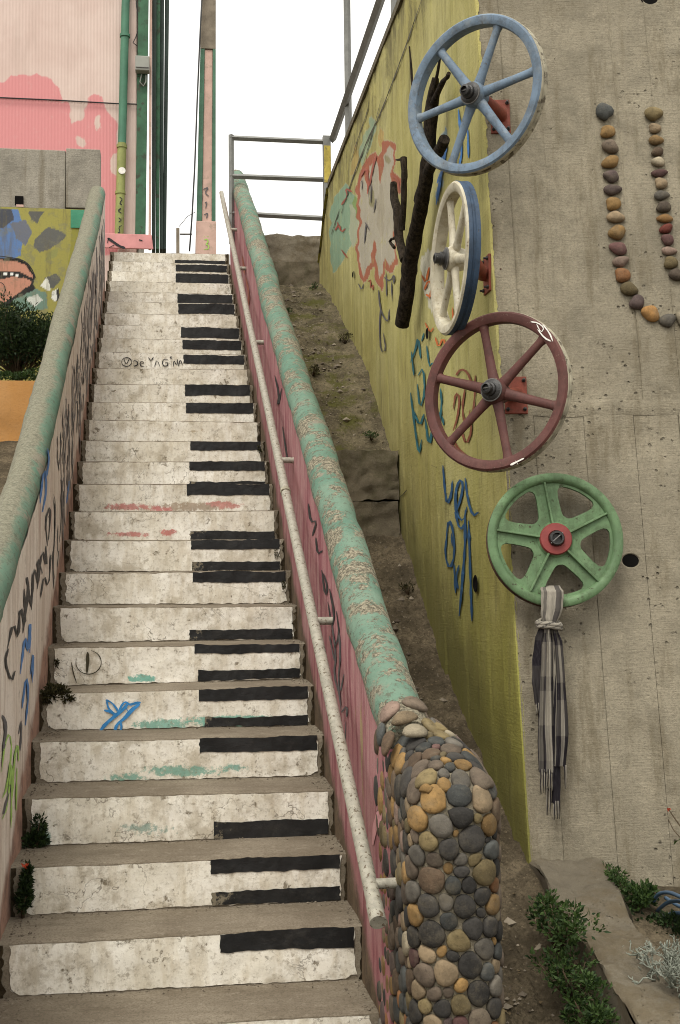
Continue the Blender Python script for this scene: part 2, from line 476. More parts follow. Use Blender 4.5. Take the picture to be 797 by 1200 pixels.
M['rim_rust'] = m_plain('rusty_rim_edge', (.07, .035, .022), .7, .3, 18, .4, .3)
M['bracket_red'] = m_plain('red_bracket_paint', (.19, .045, .026), .6, .25, 16, .4, .3, wear=(.14, .06, .035), wear_t=(.58, .68))
M['hub_red'] = m_plain('red_hub_paint', (.205, .04, .036), .55, .15, 12, .3, .3, wear=(.2, .05, .04), wear_t=(.6, .7))
M['grease'] = m_plain('greasy_axle', (.017, .0155, .0145), .45, .35, 25, .5, .5)
M['iron'] = m_plain('grey_iron', (.10, .095, .088), .5, .3, 20, .5, .5)
_t = NT('dead_wood'); _b = _t.noise(9, 8, .75, stretch=(5, 5, .7)); _k = _t.noise(40, 6, .75)
_c = _t.mix(_t.ramp(_b, .38, .64), (.012, .009, .006), (.052, .038, .026)); _c = _t.mix(_t.mul(_t.ramp(_k, .5, .66), .5), _c, (.085, .068, .05))
M['wood'] = _t.finish(_c, .95, [(_b, 1.0, .03), (_k, .6, .006)], spec=.15)
M['pole'] = m_plain('pole_concrete', (.19, .16, .12), .85, .2, 8, .4, .2)
M['kick_pink'] = m_plain('kick_panel_paint', (.60, .27, .26), .7, .1, 6, .3, .25)
M['pole_green'] = m_plain('pole_green_paint', (.06, .135, .085), .7, .2, 6, .3, .3)
M['pole_pink'] = m_plain('pole_pink_paint', (.50, .34, .28), .8, .12, 5, .3, .2, wear=(.38, .28, .22), wear_t=(.56, .66))
M['pipe_green'] = m_plain('pipe_green_paint', (.055, .165, .10), .5, .15, 5, .2, .4, wear=(.05, .15, .09), wear_t=(.6, .7))
M['pipe_lime'] = m_plain('pipe_lime_paint', (.25, .27, .085), .55, .15, 8, .2, .35, wear=(.2, .2, .08), wear_t=(.6, .7))
M['beam_green'] = m_plain('green_beam_paint', (.04, .11, .058), .65, .25, 6, .4, .3, wear=(.04, .05, .03), wear_t=(.55, .66))
M['dark_green'] = m_plain('dark_green_sheet', (.018, .034, .026), .6, .3, 5, .3, .35)
M['plastic_grey'] = m_plain('grey_plastic', (.27, .275, .24), .5, .08, 6, .1, .4)
M['cable'] = m_plain('cable_rubber', (.03, .03, .03), .6, .2, 10, .2, .3)
M['tube_blue'] = m_plain('blue_hose', (.06, .105, .165), .4, .1, 8, .1, .5)
M['hole'] = m_plain('painted_hole_shade', (.005, .0045, .004), .95, .2, 8, .2, .1)  # near-black colour paints in the shade of holes modelled almost flat
M['orange_wall'] = m_paint_wall('orange_render', (.40, .20, .06), (.44, .24, .09), under=(.28, .2, .13), under_t=(.68, .75), scale=2.5, chips=.25)
M['mortar'] = m_concrete('mortar', (.26, .225, .16), scale=8, hstreak=False, pit=False, stain=(.12, .095, .06), stain_t=(.5, .7))
M['green_patch'] = m_paint_wall('green_patch', (.05, .22, .13), (.08, .28, .17), under=(.2, .2, .12), under_t=(.66, .75), scale=4, chips=.3)

def m_var(name, c0, c1, rough=.8, transl=0.0, bump=.3, sc=40):
    t = NT(name)
    col = t.mix(t.attr('var'), c0, c1)
    m = t.finish(col, rough, t.noise(sc), bump, .003, .25)
    if transl:
        tr = t.n.new('ShaderNodeBsdfTranslucent'); t.l.new(col, tr.inputs[0])
        mx = t.n.new('ShaderNodeMixShader'); mx.inputs[0].default_value = transl
        t.l.new(t.b.outputs[0], mx.inputs[1]); t.l.new(tr.outputs[0], mx.inputs[2])
        t.l.new(mx.outputs[0], t.n['Material Output'].inputs[0])
    return m
def m_wheel(name, c, grime, rust, g_t=(.46, .64), c_t=(.60, .64), fade=None):
    t = NT(name)
    col = t.mix(t.ramp(t.noise(5, 7, .65), .35, .66), tuple(x * .82 for x in c), tuple(x * 1.16 for x in c))
    if fade: col = t.mix(t.mul(t.ramp(t.noise(9, 8, .72, off=21), .50, .64), .7), col, fade)
    g = t.noise(16, 8, .75, off=4); col = t.mix(t.mul(t.ramp(g, *g_t), .6), col, grime)
    st = t.noise(7, 7, .7, stretch=(3, 3, .6), off=9); col = t.mix(t.mul(t.ramp(st, .52, .66), .4), col, grime)
    ch = t.ramp(t.noise(48, 8, .78, off=2), *c_t); col = t.mix(t.mul(ch, .9), col, rust)
    inv = t.mul(1.0, ch, 'SUBTRACT')
    return t.finish(col, t.mul(t.mul(g, .5), .38, 'ADD'), [(inv, .6, .002), (t.noise(90, 5, .7), .35, .003), (g, .3, .004)], spec=.35)
M['wheel_blue'] = m_wheel('blue_wheel_paint', (.135, .19, .255), (.085, .10, .115), (.12, .085, .06), fade=(.215, .245, .265))
M['wheel_blue_dark'] = m_wheel('dark_blue_rim_paint', (.032, .058, .10), (.02, .03, .045), (.07, .06, .05))
M['wheel_cream'] = m_wheel('cream_wheel_paint', (.46, .42, .315), (.27, .225, .145), (.15, .09, .05), fade=(.54, .51, .41))
M['wheel_red'] = m_wheel('oxide_wheel_paint', (.098, .034, .028), (.052, .024, .019), (.19, .125, .09), (.48, .66), (.60, .65), fade=(.12, .05, .04))
M['wheel_green'] = m_wheel('green_wheel_paint', (.108, .185, .086), (.058, .085, .038), (.05, .03, .018), fade=(.145, .225, .115))
M['litter'] = m_var('dead_leaf', (.06, .045, .025), (.22, .16, .085), .9, .1)
M['grime'] = m_dirt('corner_grime', (.07, .052, .03))
M['leaf_dark'] = m_var('dark_leaf', (.006, .014, .005), (.030, .055, .013), .6, .2)
M['leaf_mid'] = m_var('green_leaf', (.012, .028, .007), (.055, .095, .022), .6, .25)
M['leaf_silver'] = m_var('silver_leaf', (.14, .155, .12), (.30, .315, .26), .8, .15)
M['leaf_dry'] = m_var('dry_weed', (.015, .016, .006), (.07, .06, .022), .8, .2)
M['stem'] = m_plain('stem', (.07, .05, .03), .9, .3, 20, .4, .2)
M['gravel'] = m_var('gravel', (.08, .062, .045), (.28, .24, .18), .9)
M['flower'] = m_plain('red_flower', (.42, .06, .025), .7, .2, 30, .2, .2)
def m_stone(name, c):
    t = NT(name)
    info = t.n.new('ShaderNodeObjectInfo')
    a = t.noise(22, 7, .65, off=1); f = t.noise(160, 4, .7)
    k = t.mul(t.mul(info.outputs['Random'], .75), .66, 'ADD')
    base = t.mix(t.ramp(a, .33, .7), tuple(x * .7 for x in c), tuple(min(1, x * 1.25) for x in c))
    comb = t.n.new('ShaderNodeCombineColor')
    for i in range(3): t.l.new(k, comb.inputs[i])
    col = t.mix(1.0, base, comb.outputs[0], 'MULTIPLY')
    col = t.mix(t.mul(t.ramp(f, .52, .75), .35), col, tuple(min(1, x * 1.5 + .03) for x in c))
    dust = t.ramp(t.noise(9, 7, .75, off=6), .46, .68)
    col = t.mix(t.mul(dust, .4), col, (.15, .125, .085))
    sp = t.noise(70, 6, .7, off=2)
    col = t.mix(t.mul(t.ramp(sp, .54, .66), .45), col, tuple(x * .4 for x in c))
    return t.finish(col, .86, [(f, .5, .003), (a, .5, .008), (sp, .3, .004)], spec=.3)
STONE = {k: m_stone('stone_' + k, tuple(v * .56 for v in c)) for k, c in dict(
    slate=(.085, .088, .082), dark=(.058, .053, .047), grey=(.17, .152, .125), greybrown=(.165, .125, .09), ochre=(.34, .205, .075),
    tan=(.34, .25, .15), beige=(.46, .39, .27), olive=(.25, .19, .09), brown=(.15, .10, .062), maroon=(.16, .08, .072),
    rust=(.27, .125, .05), red=(.25, .06, .04), pinkgrey=(.29, .20, .155), mauve=(.17, .12, .108), orange=(.45, .24, .08)).items()}

# ------------------------------------------------------------------ painted strokes laid on a surface
def stroke_mesh(strokes, place, width, lift_fn=None):
    """strokes: lists of photo pixels; place(x, y) -> point on the surface the paint lies on"""
    mb = MB()
    for st in strokes:
        w = width
        if isinstance(st, tuple) and isinstance(st[0], (int, float)) and isinstance(st[1], list): w, st = st
        pts = [np.array(p, float) for p in st]
        if len(pts) > 2:       # round the corners of the hand's path
            q = [pts[0]]
            for a, b in zip(pts[:-1], pts[1:]): q += [a * .75 + b * .25, a * .25 + b * .75]
            pts = q + [pts[-1]]
        dense = []
        for a, b in zip(pts[:-1], pts[1:]):
            k = max(1, int(np.linalg.norm(b - a) / 5))
            dense += [a + (b - a) * i / k for i in range(k)]
        dense.append(pts[-1]); L = len(dense); vs = []
        for i, p in enumerate(dense):
            t = dense[min(i + 1, L - 1)] - dense[max(i - 1, 0)]
            t = t / (np.linalg.norm(t) + 1e-9); nn = np.array((-t[1], t[0]))
            en = min(i, L - 1 - i) / max(1, L - 1); ww = w * (.82 + .5 * nz(p[0] * .11, p[1] * .11, w) + .18 * nz(p[0] * .5, p[1] * .5, w)) * (.35 + .65 * smooth(0, .14, en))
            vs += [place(*(p + nn * ww / 2)), place(*(p - nn * ww / 2))]
        mb.add(vs, [(2 * i, 2 * i + 1, 2 * i + 3, 2 * i + 2) for i in range(L - 1)])
    return mb
def paint(name, strokes, place, width, mat, parent, label=None):
    o = stroke_mesh(strokes, place, width).build(name, mat, parent)
    if label: o['label'] = label
    return o

# =================================================================== GROUND AND TERRACES
D, RS = 0.3337, 0.19003        # going and rise of the steps
RAMP = [(-3.0, -.40), (-.75, -.40), (-.3, -.33), (.3, .02), (.85, .23), (1.5, .53), (2.33, .96), (3.46, 1.77)]
RAMP2 = [(3.50, 2.20), (3.72, 2.27), (4.63, 3.0), (6.60, 4.08), (7.15, 4.30)]
def interp(tab, y): return float(np.interp(y, [a for a, _ in tab], [b for _, b in tab]))

def ground_sheet():
    vs, fs = [], []
    xs = [-300, -60, -15, -4, -1.5, 0, 1.0, 2.0, 3.5, 6, 15, 60, 300]
    ys = [-300, -60, -15, -6, -4, -2, -.75, 60, 300]
    for y in ys:
        for x in xs: vs.append((x, y, -.40 - .03 * (y < -1)))
    n = len(xs)
    for j in range(len(ys) - 1):
        for i in range(n - 1): fs.append((j * n + i, j * n + i + 1, (j + 1) * n + i + 1, (j + 1) * n + i))
    tag(mesh_obj('ground', vs, fs, M['ground']), kind='structure')
ground_sheet()

def ramp_sheet(name, tab, x0, x1, y0, y1, nu, nv, mat, amp=.025):
    def f(u, v):
        y = y0 + (y1 - y0) * v; x = x0 + (x1 - x0) * u
        z = interp(tab, y) + amp * (nz(x, y, 3, 4) + .6 * nz(x, y, 7, 11) + .45 * nz(x, y, 1, 26) + .3 * nz(x, y, 4, 60)) + .03 * (1 - 4 * (u - .5) ** 2 - 1) * -1
        return (x, y, z)
    vs, fs = grid(nu, nv, f)
    o = mesh_obj(name, vs, fs, mat, smooth_=True)
    return tag(o, kind='structure')
ramp_sheet('dirt_ramp', RAMP, 1.33, 2.03, -3.0, 3.52, 44, 420, M['dirt'], .042)
ramp_sheet('mossy_ramp', RAMP2, 1.33, 2.03, 3.50, 7.3, 40, 240, M['dirt_moss'], .04)

# terraces behind the walls: earth cut to the heights that the walls hold back
def terrace(name, p, mat):
    mb = MB(); mb.hexa(p); return tag(mb.build(name, mat), kind='structure')
TOPZ = 27 * RS
terrace('upper_terrace', [(2.3, 1.6, -.5), (40, 1.6 - 5.3, -.5), (40, 60, -.5), (2.3, 60, -.5), (2.3, 1.75, 5.0), (40, 1.75 - 5.3, 5.0), (40, 60, 5.0), (2.3, 60, 5.0)], M['earth'])
terrace('top_landing', [(-.05, 9.42, 3.0), (2.29, 9.42, 3.0), (2.29, 60, 3.0), (-.05, 60, 3.0), (-.05, 9.42, TOPZ - .003), (2.29, 9.42, TOPZ - .003), (2.29, 60, TOPZ - .003), (-.05, 60, TOPZ - .003)], M['tread'])
terrace('side_terrace', [(-40, 8.75, -.5), (-.21, 8.75, -.5), (-.21, 60, -.5), (-40, 60, -.5), (-40, 8.75, 5.1), (-.21, 8.75, 5.1), (-.21, 60, 5.1), (-40, 60, 5.1)], M['earth'])
terrace('garden_bank', [(-40, 5.35, -.5), (-.21, 5.35, -.5), (-.21, 8.35, -.5), (-40, 8.35, -.5), (-40, 5.35, 3.02), (-.21, 5.35, 3.02), (-.21, 8.35, 3.3), (-40, 8.35, 3.3)], M['earth'])
def left_slope():
    def f(u, v):
        y = -3 + 8.2 * v; x = -8 + 7.79 * u
        z = np.interp(y, [-3, -.5, 5.2], [-.40, -.2, 2.55]) + .04 * nz(x, y, 0, 2.2) + .015 * nz(x, y, 4, 9)
        return (x, y, z)
    vs, fs = grid(60, 70, f)
    tag(mesh_obj('earth_slope', vs, fs, M['dirt'], smooth_=True), kind='structure')
left_slope()

# =================================================================== STAIRCASE
TOP_PX = {1: (1106, 1084), 2: (1016, 1001), 3: (933, 925.6), 4: (868, 861.6), 5: (813, 803), 6: (758, 754), 7: (710.4, 710.4),
          8: (671, 669), 9: (632.5, 632), 10: (599.4, 597.5), 11: (566, 566), 12: (541, 540), 13: (516.6, 518), 14: (492, 495.3),
          15: (471.8, 472.7), 16: (450.4, 451), 17: (432, 432.5), 18: (412, 415.5), 19: (395.5, 399), 20: (380, 384), 21: (366.6, 370),
          22: (353, 356), 23: (341.5, 345), 24: (329.4, 332.7), 25: (317.6, 321.4), 26: (306, 309.6), 27: (295, 297)}
W = 1.2
def edge_px_x(n, X):      # photo column of the step edge at width X
    return to_px((X, n * D, n * RS))[0]
STEPZ = {0: (0, -.005), -1: (-.2, -.2)}
for n, (yl, yr) in TOP_PX.items():
    zl = on_y(edge_px_x(n, 0), yl, n * D)[2]; zr = on_y(edge_px_x(n, W), yr, n * D)[2]
    STEPZ[n] = (.35 * n * RS + .65 * zl, .35 * n * RS + .65 * zr)
STEPZ[28] = (TOPZ + .19, TOPZ + .19)
def step_z(n, x):
    a, b = STEPZ[n]; return a + (b - a) * x / W + .003 * nz(x, n * 3.1, 0, 4)
def riser_y(n, x, z):
    return n * D + .007 * nz(x, z, n * 1.7, 3.2) + .004 * nz(x, z, n * 2.3, 12) - .002 * nz(x, z, n, 35)

stairs = thing('staircase', (.6, 0, -.2), 'narrow concrete stairway with risers painted as white and black piano keys', 'stairs')
STAINS = {3: [(46, 985, 16, 22, (.05, .20, .15), 1), (170, 972, 60, 14, (.20, .30, .25), .5)],
          4: [(150, 912, 40, 9, (.12, .32, .25), .65), (215, 903, 75, 10, (.12, .32, .25), .7), (275, 900, 30, 8, (.10, .30, .24), .6)],
          5: [(190, 850, 45, 10, (.10, .34, .26), .8), (280, 845, 85, 9, (.10, .36, .28), .9), (160, 858, 40, 5, (.10, .30, .24), .6)],
          6: [(165, 795, 22, 6, (.06, .36, .28), 1)],
          10: [(150, 626, 40, 5, (.45, .12, .11), .7), (197, 624, 14, 6, (.48, .10, .09), .8)],
          11: [(150, 594, 45, 6, (.45, .13, .12), .75), (190, 596, 25, 5, (.48, .10, .10), .8), (260, 592, 35, 6, (.45, .14, .12), .8), (225, 594, 60, 7, (.3, .22, .15), .8)],
          14: [(225, 505, 50, 7, (.36, .28, .18), .4)]}
KEYS = {1: [(258, 0, .38)], 2: [(247, 0, .30), (248, .68, .99)], 3: [(250, .62, .99)], 4: [(234, 0, .36)], 5: [(233, 0, .31), (240, .73, .99)],
        6: [(228, 0, .24), (232, .70, .97)], 7: [(222, .68, .98)], 8: [(226, 0, .33)], 9: [(224, 0, .32), (225, .70, .98)], 10: [(223, .68, .99)],
        11: [(219, 0, .39)], 12: [(222, 0, .36), (222, .78, .99)], 13: [(223, .02, .38), (223, .90, .99)], 14: [(222, .86, .99)],
        15: [(218, 0, .46)], 16: [(217, 0, .46)], 18: [(215, .06, .50)], 19: [(214, .03, .48)], 20: [(212, .05, .58)],
        22: [(209, .05, .58)], 23: [(208, .08, .66)], 25: [(206, .05, .60)], 26: [(206, .10, .50)], 27: [(205, .40, .72)]}
for n in range(-1, 28):
    depth = D + .04 if n < 27 else .42
    zb = min(STEPZ[n]) - .42
    NU = 48
    rows = []
    prof = [(0, 'f', 0.0), (.25, 'f', 0), (.5, 'f', 0), (.75, 'f', 0), (.93, 'f', 0), (0, 'e', 0), (.02, 't', 0), (.3, 't', 0), (.6, 't', 0), (1, 't', 0)]
    vs = []
    x0, x1 = -.03, 1.245
    zprev = STEPZ.get(n - 1, (STEPZ[n][0] - .19, STEPZ[n][1] - .19))
    for (q, kd, _) in prof:
        for i in range(NU + 1):
            x = x0 + (x1 - x0) * i / NU
            zt = step_z(n, x); zb0 = zt - .30
            if kd == 'f':
                z = zb0 + (zt - zb0) * q
                vs.append((x, riser_y(n, x, z), z))
            elif kd == 'e':
                vs.append((x, riser_y(n, x, zt) + .004 + .003 * nz(x, n, 5, 20), zt - .004 - .003 * abs(nz(x, n, 9, 14))))
            else:
                y = n * D + .014 + (depth - .014) * q
                vs.append((x, y, zt + .004 * nz(x, y, n, 6) * (q > .1) + .01 * q))
    fs = [(j * (NU + 1) + i, j * (NU + 1) + i + 1, (j + 1) * (NU + 1) + i + 1, (j + 1) * (NU + 1) + i) for j in range(len(prof) - 1) for i in range(NU)]
    st = smooth_by_angle(mesh_obj('step', vs, fs, M['tread'], stairs), 50)
    if n < 0: continue
    # white coat on the riser
    NU, NV = 110, 12
    xl, xr = .012, 1.198
    vs, cols = [], []
    for j in range(NV + 1):
        for i in range(NU + 1):
            u, v = i / NU, j / NV
            x = xl + (xr - xl) * u
            zt = step_z(n, x) - .006
            zbq = zprev[0] + (zprev[1] - zprev[0]) * x / W + .012
            jx = (.010 * nz(v * 3, n * 5.1, 2, 1.5) + .006 * nz(v * 9, n, 3, 2)) * (1 if i in (0, NU) else .3)
            ez = 0
            if j == 0: ez = .008 * abs(nz(x, n * 2.2, 0, 8)) + .005 * nz(x, n * 2.2, 0, 30)
            if j == NV: ez = -.006 * abs(nz(x, n * 4.2, 0, 9)) - .005 * max(0, nz(x, n * 4.2, 3, 26))
            cl = min(u, 1 - u) * 40
            if cl < 1 and j == 0: ez += .02 * (1 - cl)
            z = zbq + (zt - zbq) * v + ez
            xx = x + jx * (1 if u < .06 or u > .94 else 0)
            vs.append((xx, riser_y(n, x, z) - .0035 - .001 * nz(x, z, n, 20), z))
            c = [.5, .5, .5, 0]
            if n in STAINS:
                px, py = to_px(vs[-1]); best = 0
                for (cx, cy, rx, ry, cc, s_) in STAINS[n]:
                    m_ = s_ * max(0, 1.25 - math.hypot((px - cx) / rx, (py - cy) / ry)) 
                    if m_ > best: best = m_; c = [*cc, min(.62, m_)]
            cols.append(c)
    fs = [(j * (NU + 1) + i, j * (NU + 1) + i + 1, (j + 1) * (NU + 1) + i + 1, (j + 1) * (NU + 1) + i) for j in range(NV) for i in range(NU)]
    mesh_obj('white_key', vs, fs, M['riser'], st, True, col={'stain': cols})
    for (pxl, f0, f1) in KEYS.get(n, []):
        zmid = (STEPZ[n][0] + zprev[0]) / 2
        xa = on_y(pxl, TOP_PX[n][1] + 8, n * D)[0]
        NU2, NV2 = 90, 5; vs = []
        for j in range(NV2 + 1):
            for i in range(NU2 + 1):
                u, v = i / NU2, j / NV2
                x = xa + (1.196 - xa) * u
                zt = step_z(n, x) - .003; zbq = zprev[0] + (zprev[1] - zprev[0]) * x / W + .010
                f = f0 + (f1 - f0) * (1 - v)
                z = zt - (zt - zbq) * f
                if j in (0, NV2): z += .007 * nz(x, n * 3.3 + f0 * 9, j, 5) + .0045 * nz(x, n * 7.7, j, 28)
                if i in (0, NU2): x += .006 * nz(v * 3, n, f0 * 5, 2)
                vs.append((x, riser_y(n, x, z) - .0065, z))
        fs = [(j * (NU2 + 1) + i, j * (NU2 + 1) + i + 1, (j + 1) * (NU2 + 1) + i + 1, (j + 1) * (NU2 + 1) + i) for j in range(NV2) for i in range(NU2)]
        pv = [max(0, 1 - (i_ % (NU2 + 1)) / NU2 / .42) if (n, f0 > .5) in ((3, True), (5, True), (9, True), (12, True), (2, True), (7, True), (10, True)) else 0 for i_ in range(len(vs))]
        mesh_obj('black_key', vs, fs, M['black'], st, True, var=pv)
for n in range(1, 28):
    zp = STEPZ[n - 1]
    for side, xa, xb in ((0, -.026, .020), (1, 1.185, 1.228)):
        vs = []; K = 14; big = .6 + .6 * random.random()
        for k in range(K + 1):
            f = k / K; z = zp[side] + .006 + (STEPZ[n][side] - zp[side] - .01) * f
            w_ = (xb - xa) * big * max(.15, .55 + .5 * nz(f * 5, n * 3.3, side * 7, 1) + .35 * nz(f * 17, n, side, 1) - .25 * f)
            y = n * D - .0085
            x0, x1 = (xa, xa + w_) if side == 0 else (xb - w_, xb)
            vs += [(x0, riser_y(n, x0, z) - .0085, z), (x1, riser_y(n, x1, z) - .0075, z)]
        mesh_obj('corner_grime', vs, [(2 * k, 2 * k + 1, 2 * k + 3, 2 * k + 2) for k in range(K)], M['grime'], stairs)
gq = np.random.default_rng(31); grit = MB()
for k in range(2600):
    n = int(gq.integers(0, 14)); e = gq.uniform()
    x = .0 + .09 * gq.uniform() ** 2 if e < .35 else (1.235 - .09 * gq.uniform() ** 2 if e < .7 else gq.uniform(0, 1.22))
    y = (n + 1) * D - .012 - (.30 * gq.uniform() if e < .7 else .05 * gq.uniform() ** 2)
    r = gq.uniform(.0015, .0045) * (1.8 if gq.uniform() > .96 else 1); p = V3(x, y, step_z(n, x) + .010 * (y - n * D) / D + r * .3)
    vs = [p + V3(*s_) * r * gq.uniform(.7, 1.3) for s_ in ((1, 0, 0), (-1, 0, 0), (0, 1, 0), (0, -1, 0), (0, 0, .7), (0, 0, -.7))]
    grit.add(vs, [(0, 2, 4), (2, 1, 4), (1, 3, 4), (3, 0, 4), (2, 0, 5), (1, 2, 5), (3, 1, 5), (0, 3, 5)], float(gq.uniform() * .8))
tag(grit.build('grit', M['gravel'], stairs, False, True), kind='stuff')
def on_riser(n, lift=.008):
    def f(x, y):
        p = on_y(x, y, n * D); p[1] = riser_y(n, p[0], p[2]) - lift - .0015; return p
    return f
# hand lettering on the eighteenth riser and the blue bird on the fifth
T = []
def circ(cx, cy, rx, ry, n=12, a0=0, a1=360):
    return [(cx + rx * math.cos(math.radians(a0 + (a1 - a0) * i / n)), cy + ry * math.sin(math.radians(a0 + (a1 - a0) * i / n))) for i in range(n + 1)]
T.append(circ(148.5, 424.5, 6, 5.2))
T.append([(145.5, 421), (148, 428), (151.5, 421)])
T += [[(157, 422.5), (157, 429.5)], [(157, 422.5), (161.5, 424), (161.5, 428), (157, 429.5)],
      [(164, 427), (169, 426), (167, 423), (164, 425), (165, 429.5), (169.5, 429.5)],
      [(174, 419), (177, 423.5), (180, 418.5)], [(177, 423.5), (177, 430)],
      [(181, 430), (184, 421), (187.5, 430)], [(182, 427), (187, 427)],
      [(197, 421.5), (192, 421), (190, 425.5), (192, 429.5), (196.5, 429), (197, 425.5), (193.5, 425.5)],
      [(200.5, 422.5), (200.5, 429)], circ(200.5, 419.3, 1.1, 1.0, 6),
      [(203.5, 430), (203.5, 422), (207.5, 429), (208, 421)], [(209, 429.5), (211, 421), (214, 428)], [(209.5, 426.5), (213.5, 426)]]
paint('lettering', T, on_riser(18), 1.25, M['ink'], stairs, 'black hand lettering on a white riser')
paint('painted_bird', [(4.6, [(117, 857), (124, 848), (136, 838), (146, 830), (150, 824)]), (3.8, [(124, 820), (131, 823), (136, 829), (139, 834)]), (4.3, [(134, 860), (137, 848), (146, 842), (154, 832), (164, 825)]),
                       (3.5, [(122, 832), (130, 834), (138, 839)]), (3.5, [(139, 834), (144, 824), (148, 822), (152, 826), (158, 824), (165, 823)]), (3.2, [(125, 821), (127, 830), (133, 836)]), (3.2, [(141, 845), (143, 853), (139, 858)]), (2.3, [(148, 829), (150, 833)]),
                       (2.0, [(144, 855), (145, 863)])],
      on_riser(5), 4, M['spray_bird'], stairs, 'bright blue bird sprayed on a riser')
paint('chip_mark', [(3.5, [(103, 764), (103, 775), (102, 789)]), (1.2, circ(104, 776, 15, 14, 14, -80, 200)), (1.3, [(84, 776), (86, 788), (90, 800)])],
      on_riser(6), 2, M['crack'], stairs)

# =================================================================== PARAPETS
def parapet(name, label, xa, xb, xc, rad, htab, y0, y1, mat, cmat, inner):
    hof = lambda y: interp(htab, y)
    t = thing(name, ((xa + xb) / 2, y0, y0 * SLOPE), label, 'wall')
    NY, NZ = 160, 16
    def face(x, sgn):
        def f(u, v):
            y = y0 + (y1 - y0) * u; zlo = max(-.5, y * SLOPE - .7); zhi = y * SLOPE + hof(y) - .02
            z = zlo + (zhi - zlo) * v
            return (x + sgn * (.008 * nz(y, z, x, 2.3) + .004 * nz(y, z, x, 9)), y, z)
        return grid(NY, NZ, f)
    mb = MB()
    v, f = face(xa, -1); mb.add(v, [tuple(reversed(q)) for q in f] if inner > 0 else f)
    v, f = face(xb, 1); mb.add(v, f)
    # ends
    for yy in (y0, y1):
        zlo = max(-.5, yy * SLOPE - .7); zhi = yy * SLOPE + hof(yy) - .02
        mb.add([(xa, yy, zlo), (xb, yy, zlo), (xb, yy, zhi), (xa, yy, zhi)], [(0, 1, 2, 3)])
    mb.build('wall_face', mat, t, True)
    path, rr = [], []
    K = 120
    for i in range(K + 1):
        y = y0 + (y1 - y0) * i / K
        path.append((xc + .008 * nz(y, 1, xc, 1.3), y, y * SLOPE + hof(y) + .006 * nz(y, 5, xc, 1.1)))
        rr.append(rad * (1 + .05 * nz(y, 9, xc, 2.6)))
    path.append((xc, y1 + .04, (y1 + .03) * SLOPE + hof(y1) - .02)); rr.append(rad * .75)
    cm = MB(); n = 22; cm.tube(path, rr, n)
    for k in range(len(cm.v)):
        x, y, z = cm.v[k]; s_ = .006 * nz(x, y, z, 9) + .003 * nz(x, y, z, 28)
        cm.v[k] = (x + s_, y, z + s_)
    smooth_by_angle(cm.build('coping', cmat, t), 60)
    return t
HR = [(-.3, 1.03), (.6, .96), (1.6, .99), (2.8, .96), (4.5, .95), (6.5, .985), (9, .97)]
HL = [(-1.6, 1.42), (-.3, 1.26), (.6, 1.095), (1.6, .955), (2.8, .94), (4.5, .925), (6.5, .885), (8.2, .93)]
right_wall = parapet('parapet_wall', 'pink parapet with rounded teal coping between the steps and the dirt ramp', 1.225, 1.365, 1.295, 0.081, HR, -.235, 8.5, M['pink_wall'], M['coping'], 1)
left_wall = parapet('parapet_wall', 'grey graffiti-covered parapet with worn teal coping beside the garden bank', -.17, -.025, -.10, .079, HL, -1.6, 7.75, M['grey_wall'], M['coping_worn'], -1)

def pin_side(x0, sgn, lift):
    def f(x, y):
        p = on_x(x, y, x0); d = sgn * (.008 * nz(p[1], p[2], x0, 2.3) + .004 * nz(p[1], p[2], x0, 9))
        return on_x(x, y, x0 + d + lift)
    return f
pin_l = pin_side(-.025, 1, .003)
pin_r = pin_side(1.225, -1, -.003)
# scrawled tags on the left parapet
rs = random.Random(3)
def wall_px(Y, h, X):        # photo pixel of a point h above the line of the steps
    return to_px((X, Y, Y * SLOPE + h))
def tags_left(y0, y1, h0, h1, n, seed):
    q = random.Random(seed); out = []
    for i in range(n):
        Y = q.uniform(y0, y1); h = q.uniform(h0, h1); st = []
        L = q.randint(3, 6); amp = q.uniform(.03, .12)
        for k in range(L):
            st.append(wall_px(Y + q.uniform(-.10, .10), h + (k - L / 2) * amp * .8 + q.uniform(-.05, .05), -.01))
        out.append(st)
    return out
paint('painted_tag', tags_left(2.6, 7.3, .2, .80, 120, 5), pin_l, .75, M['ink_faded'], left_wall)
paint('painted_tag', tags_left(1.8, 5.2, .2, .80, 22, 8), pin_l, 1.0, M['ink'], left_wall)
paint('painted_tag', [(3, [(9, 760), (16, 728), (22, 752), (24, 705), (30, 740), (29, 690)]), (3, [(27, 742), (34, 690), (31, 672), (37, 712)]), (2.6, [(37, 715), (40, 660), (46, 690), (44, 650), (50, 672)]),
                      (2.5, [(44, 690), (50, 640), (55, 668), (54, 640)]), (2.5, [(10, 760), (6, 776), (14, 800), (18, 786)]),
                      (2, [(48, 700), (52, 672), (57, 690), (60, 650)]), (2, [(56, 640), (53, 610), (60, 590), (58, 625)])], pin_l, 2.6, M['ink'], left_wall)
paint('painted_tag', [(3.2, [(24, 790), (30, 740), (33, 770), (36, 720), (35, 765)]), (2.8, [(26, 830), (31, 790), (34, 812), (30, 850)]), (3, [(47, 590), (52, 545), (55, 572), (50, 600)]),
                      (2.5, [(54, 560), (58, 540), (56, 525)]), (2.5, [(78, 590), (82, 560), (79, 575)]), (2.2, [(36, 790), (40, 760), (38, 800)])], pin_l, 3, M['spray_blue'], left_wall)
paint('painted_tag', [(2.6, [(2, 905), (6, 870), (12, 858), (14, 880), (8, 925), (3, 935)]), (2.4, [(14, 940), (17, 890), (21, 868), (22, 892)]), (2.2, [(3, 960), (9, 945), (15, 880), (13, 970)]), (2, [(20, 900), (19, 950)])],
      pin_l, 2.5, M['spray_lime'], left_wall)
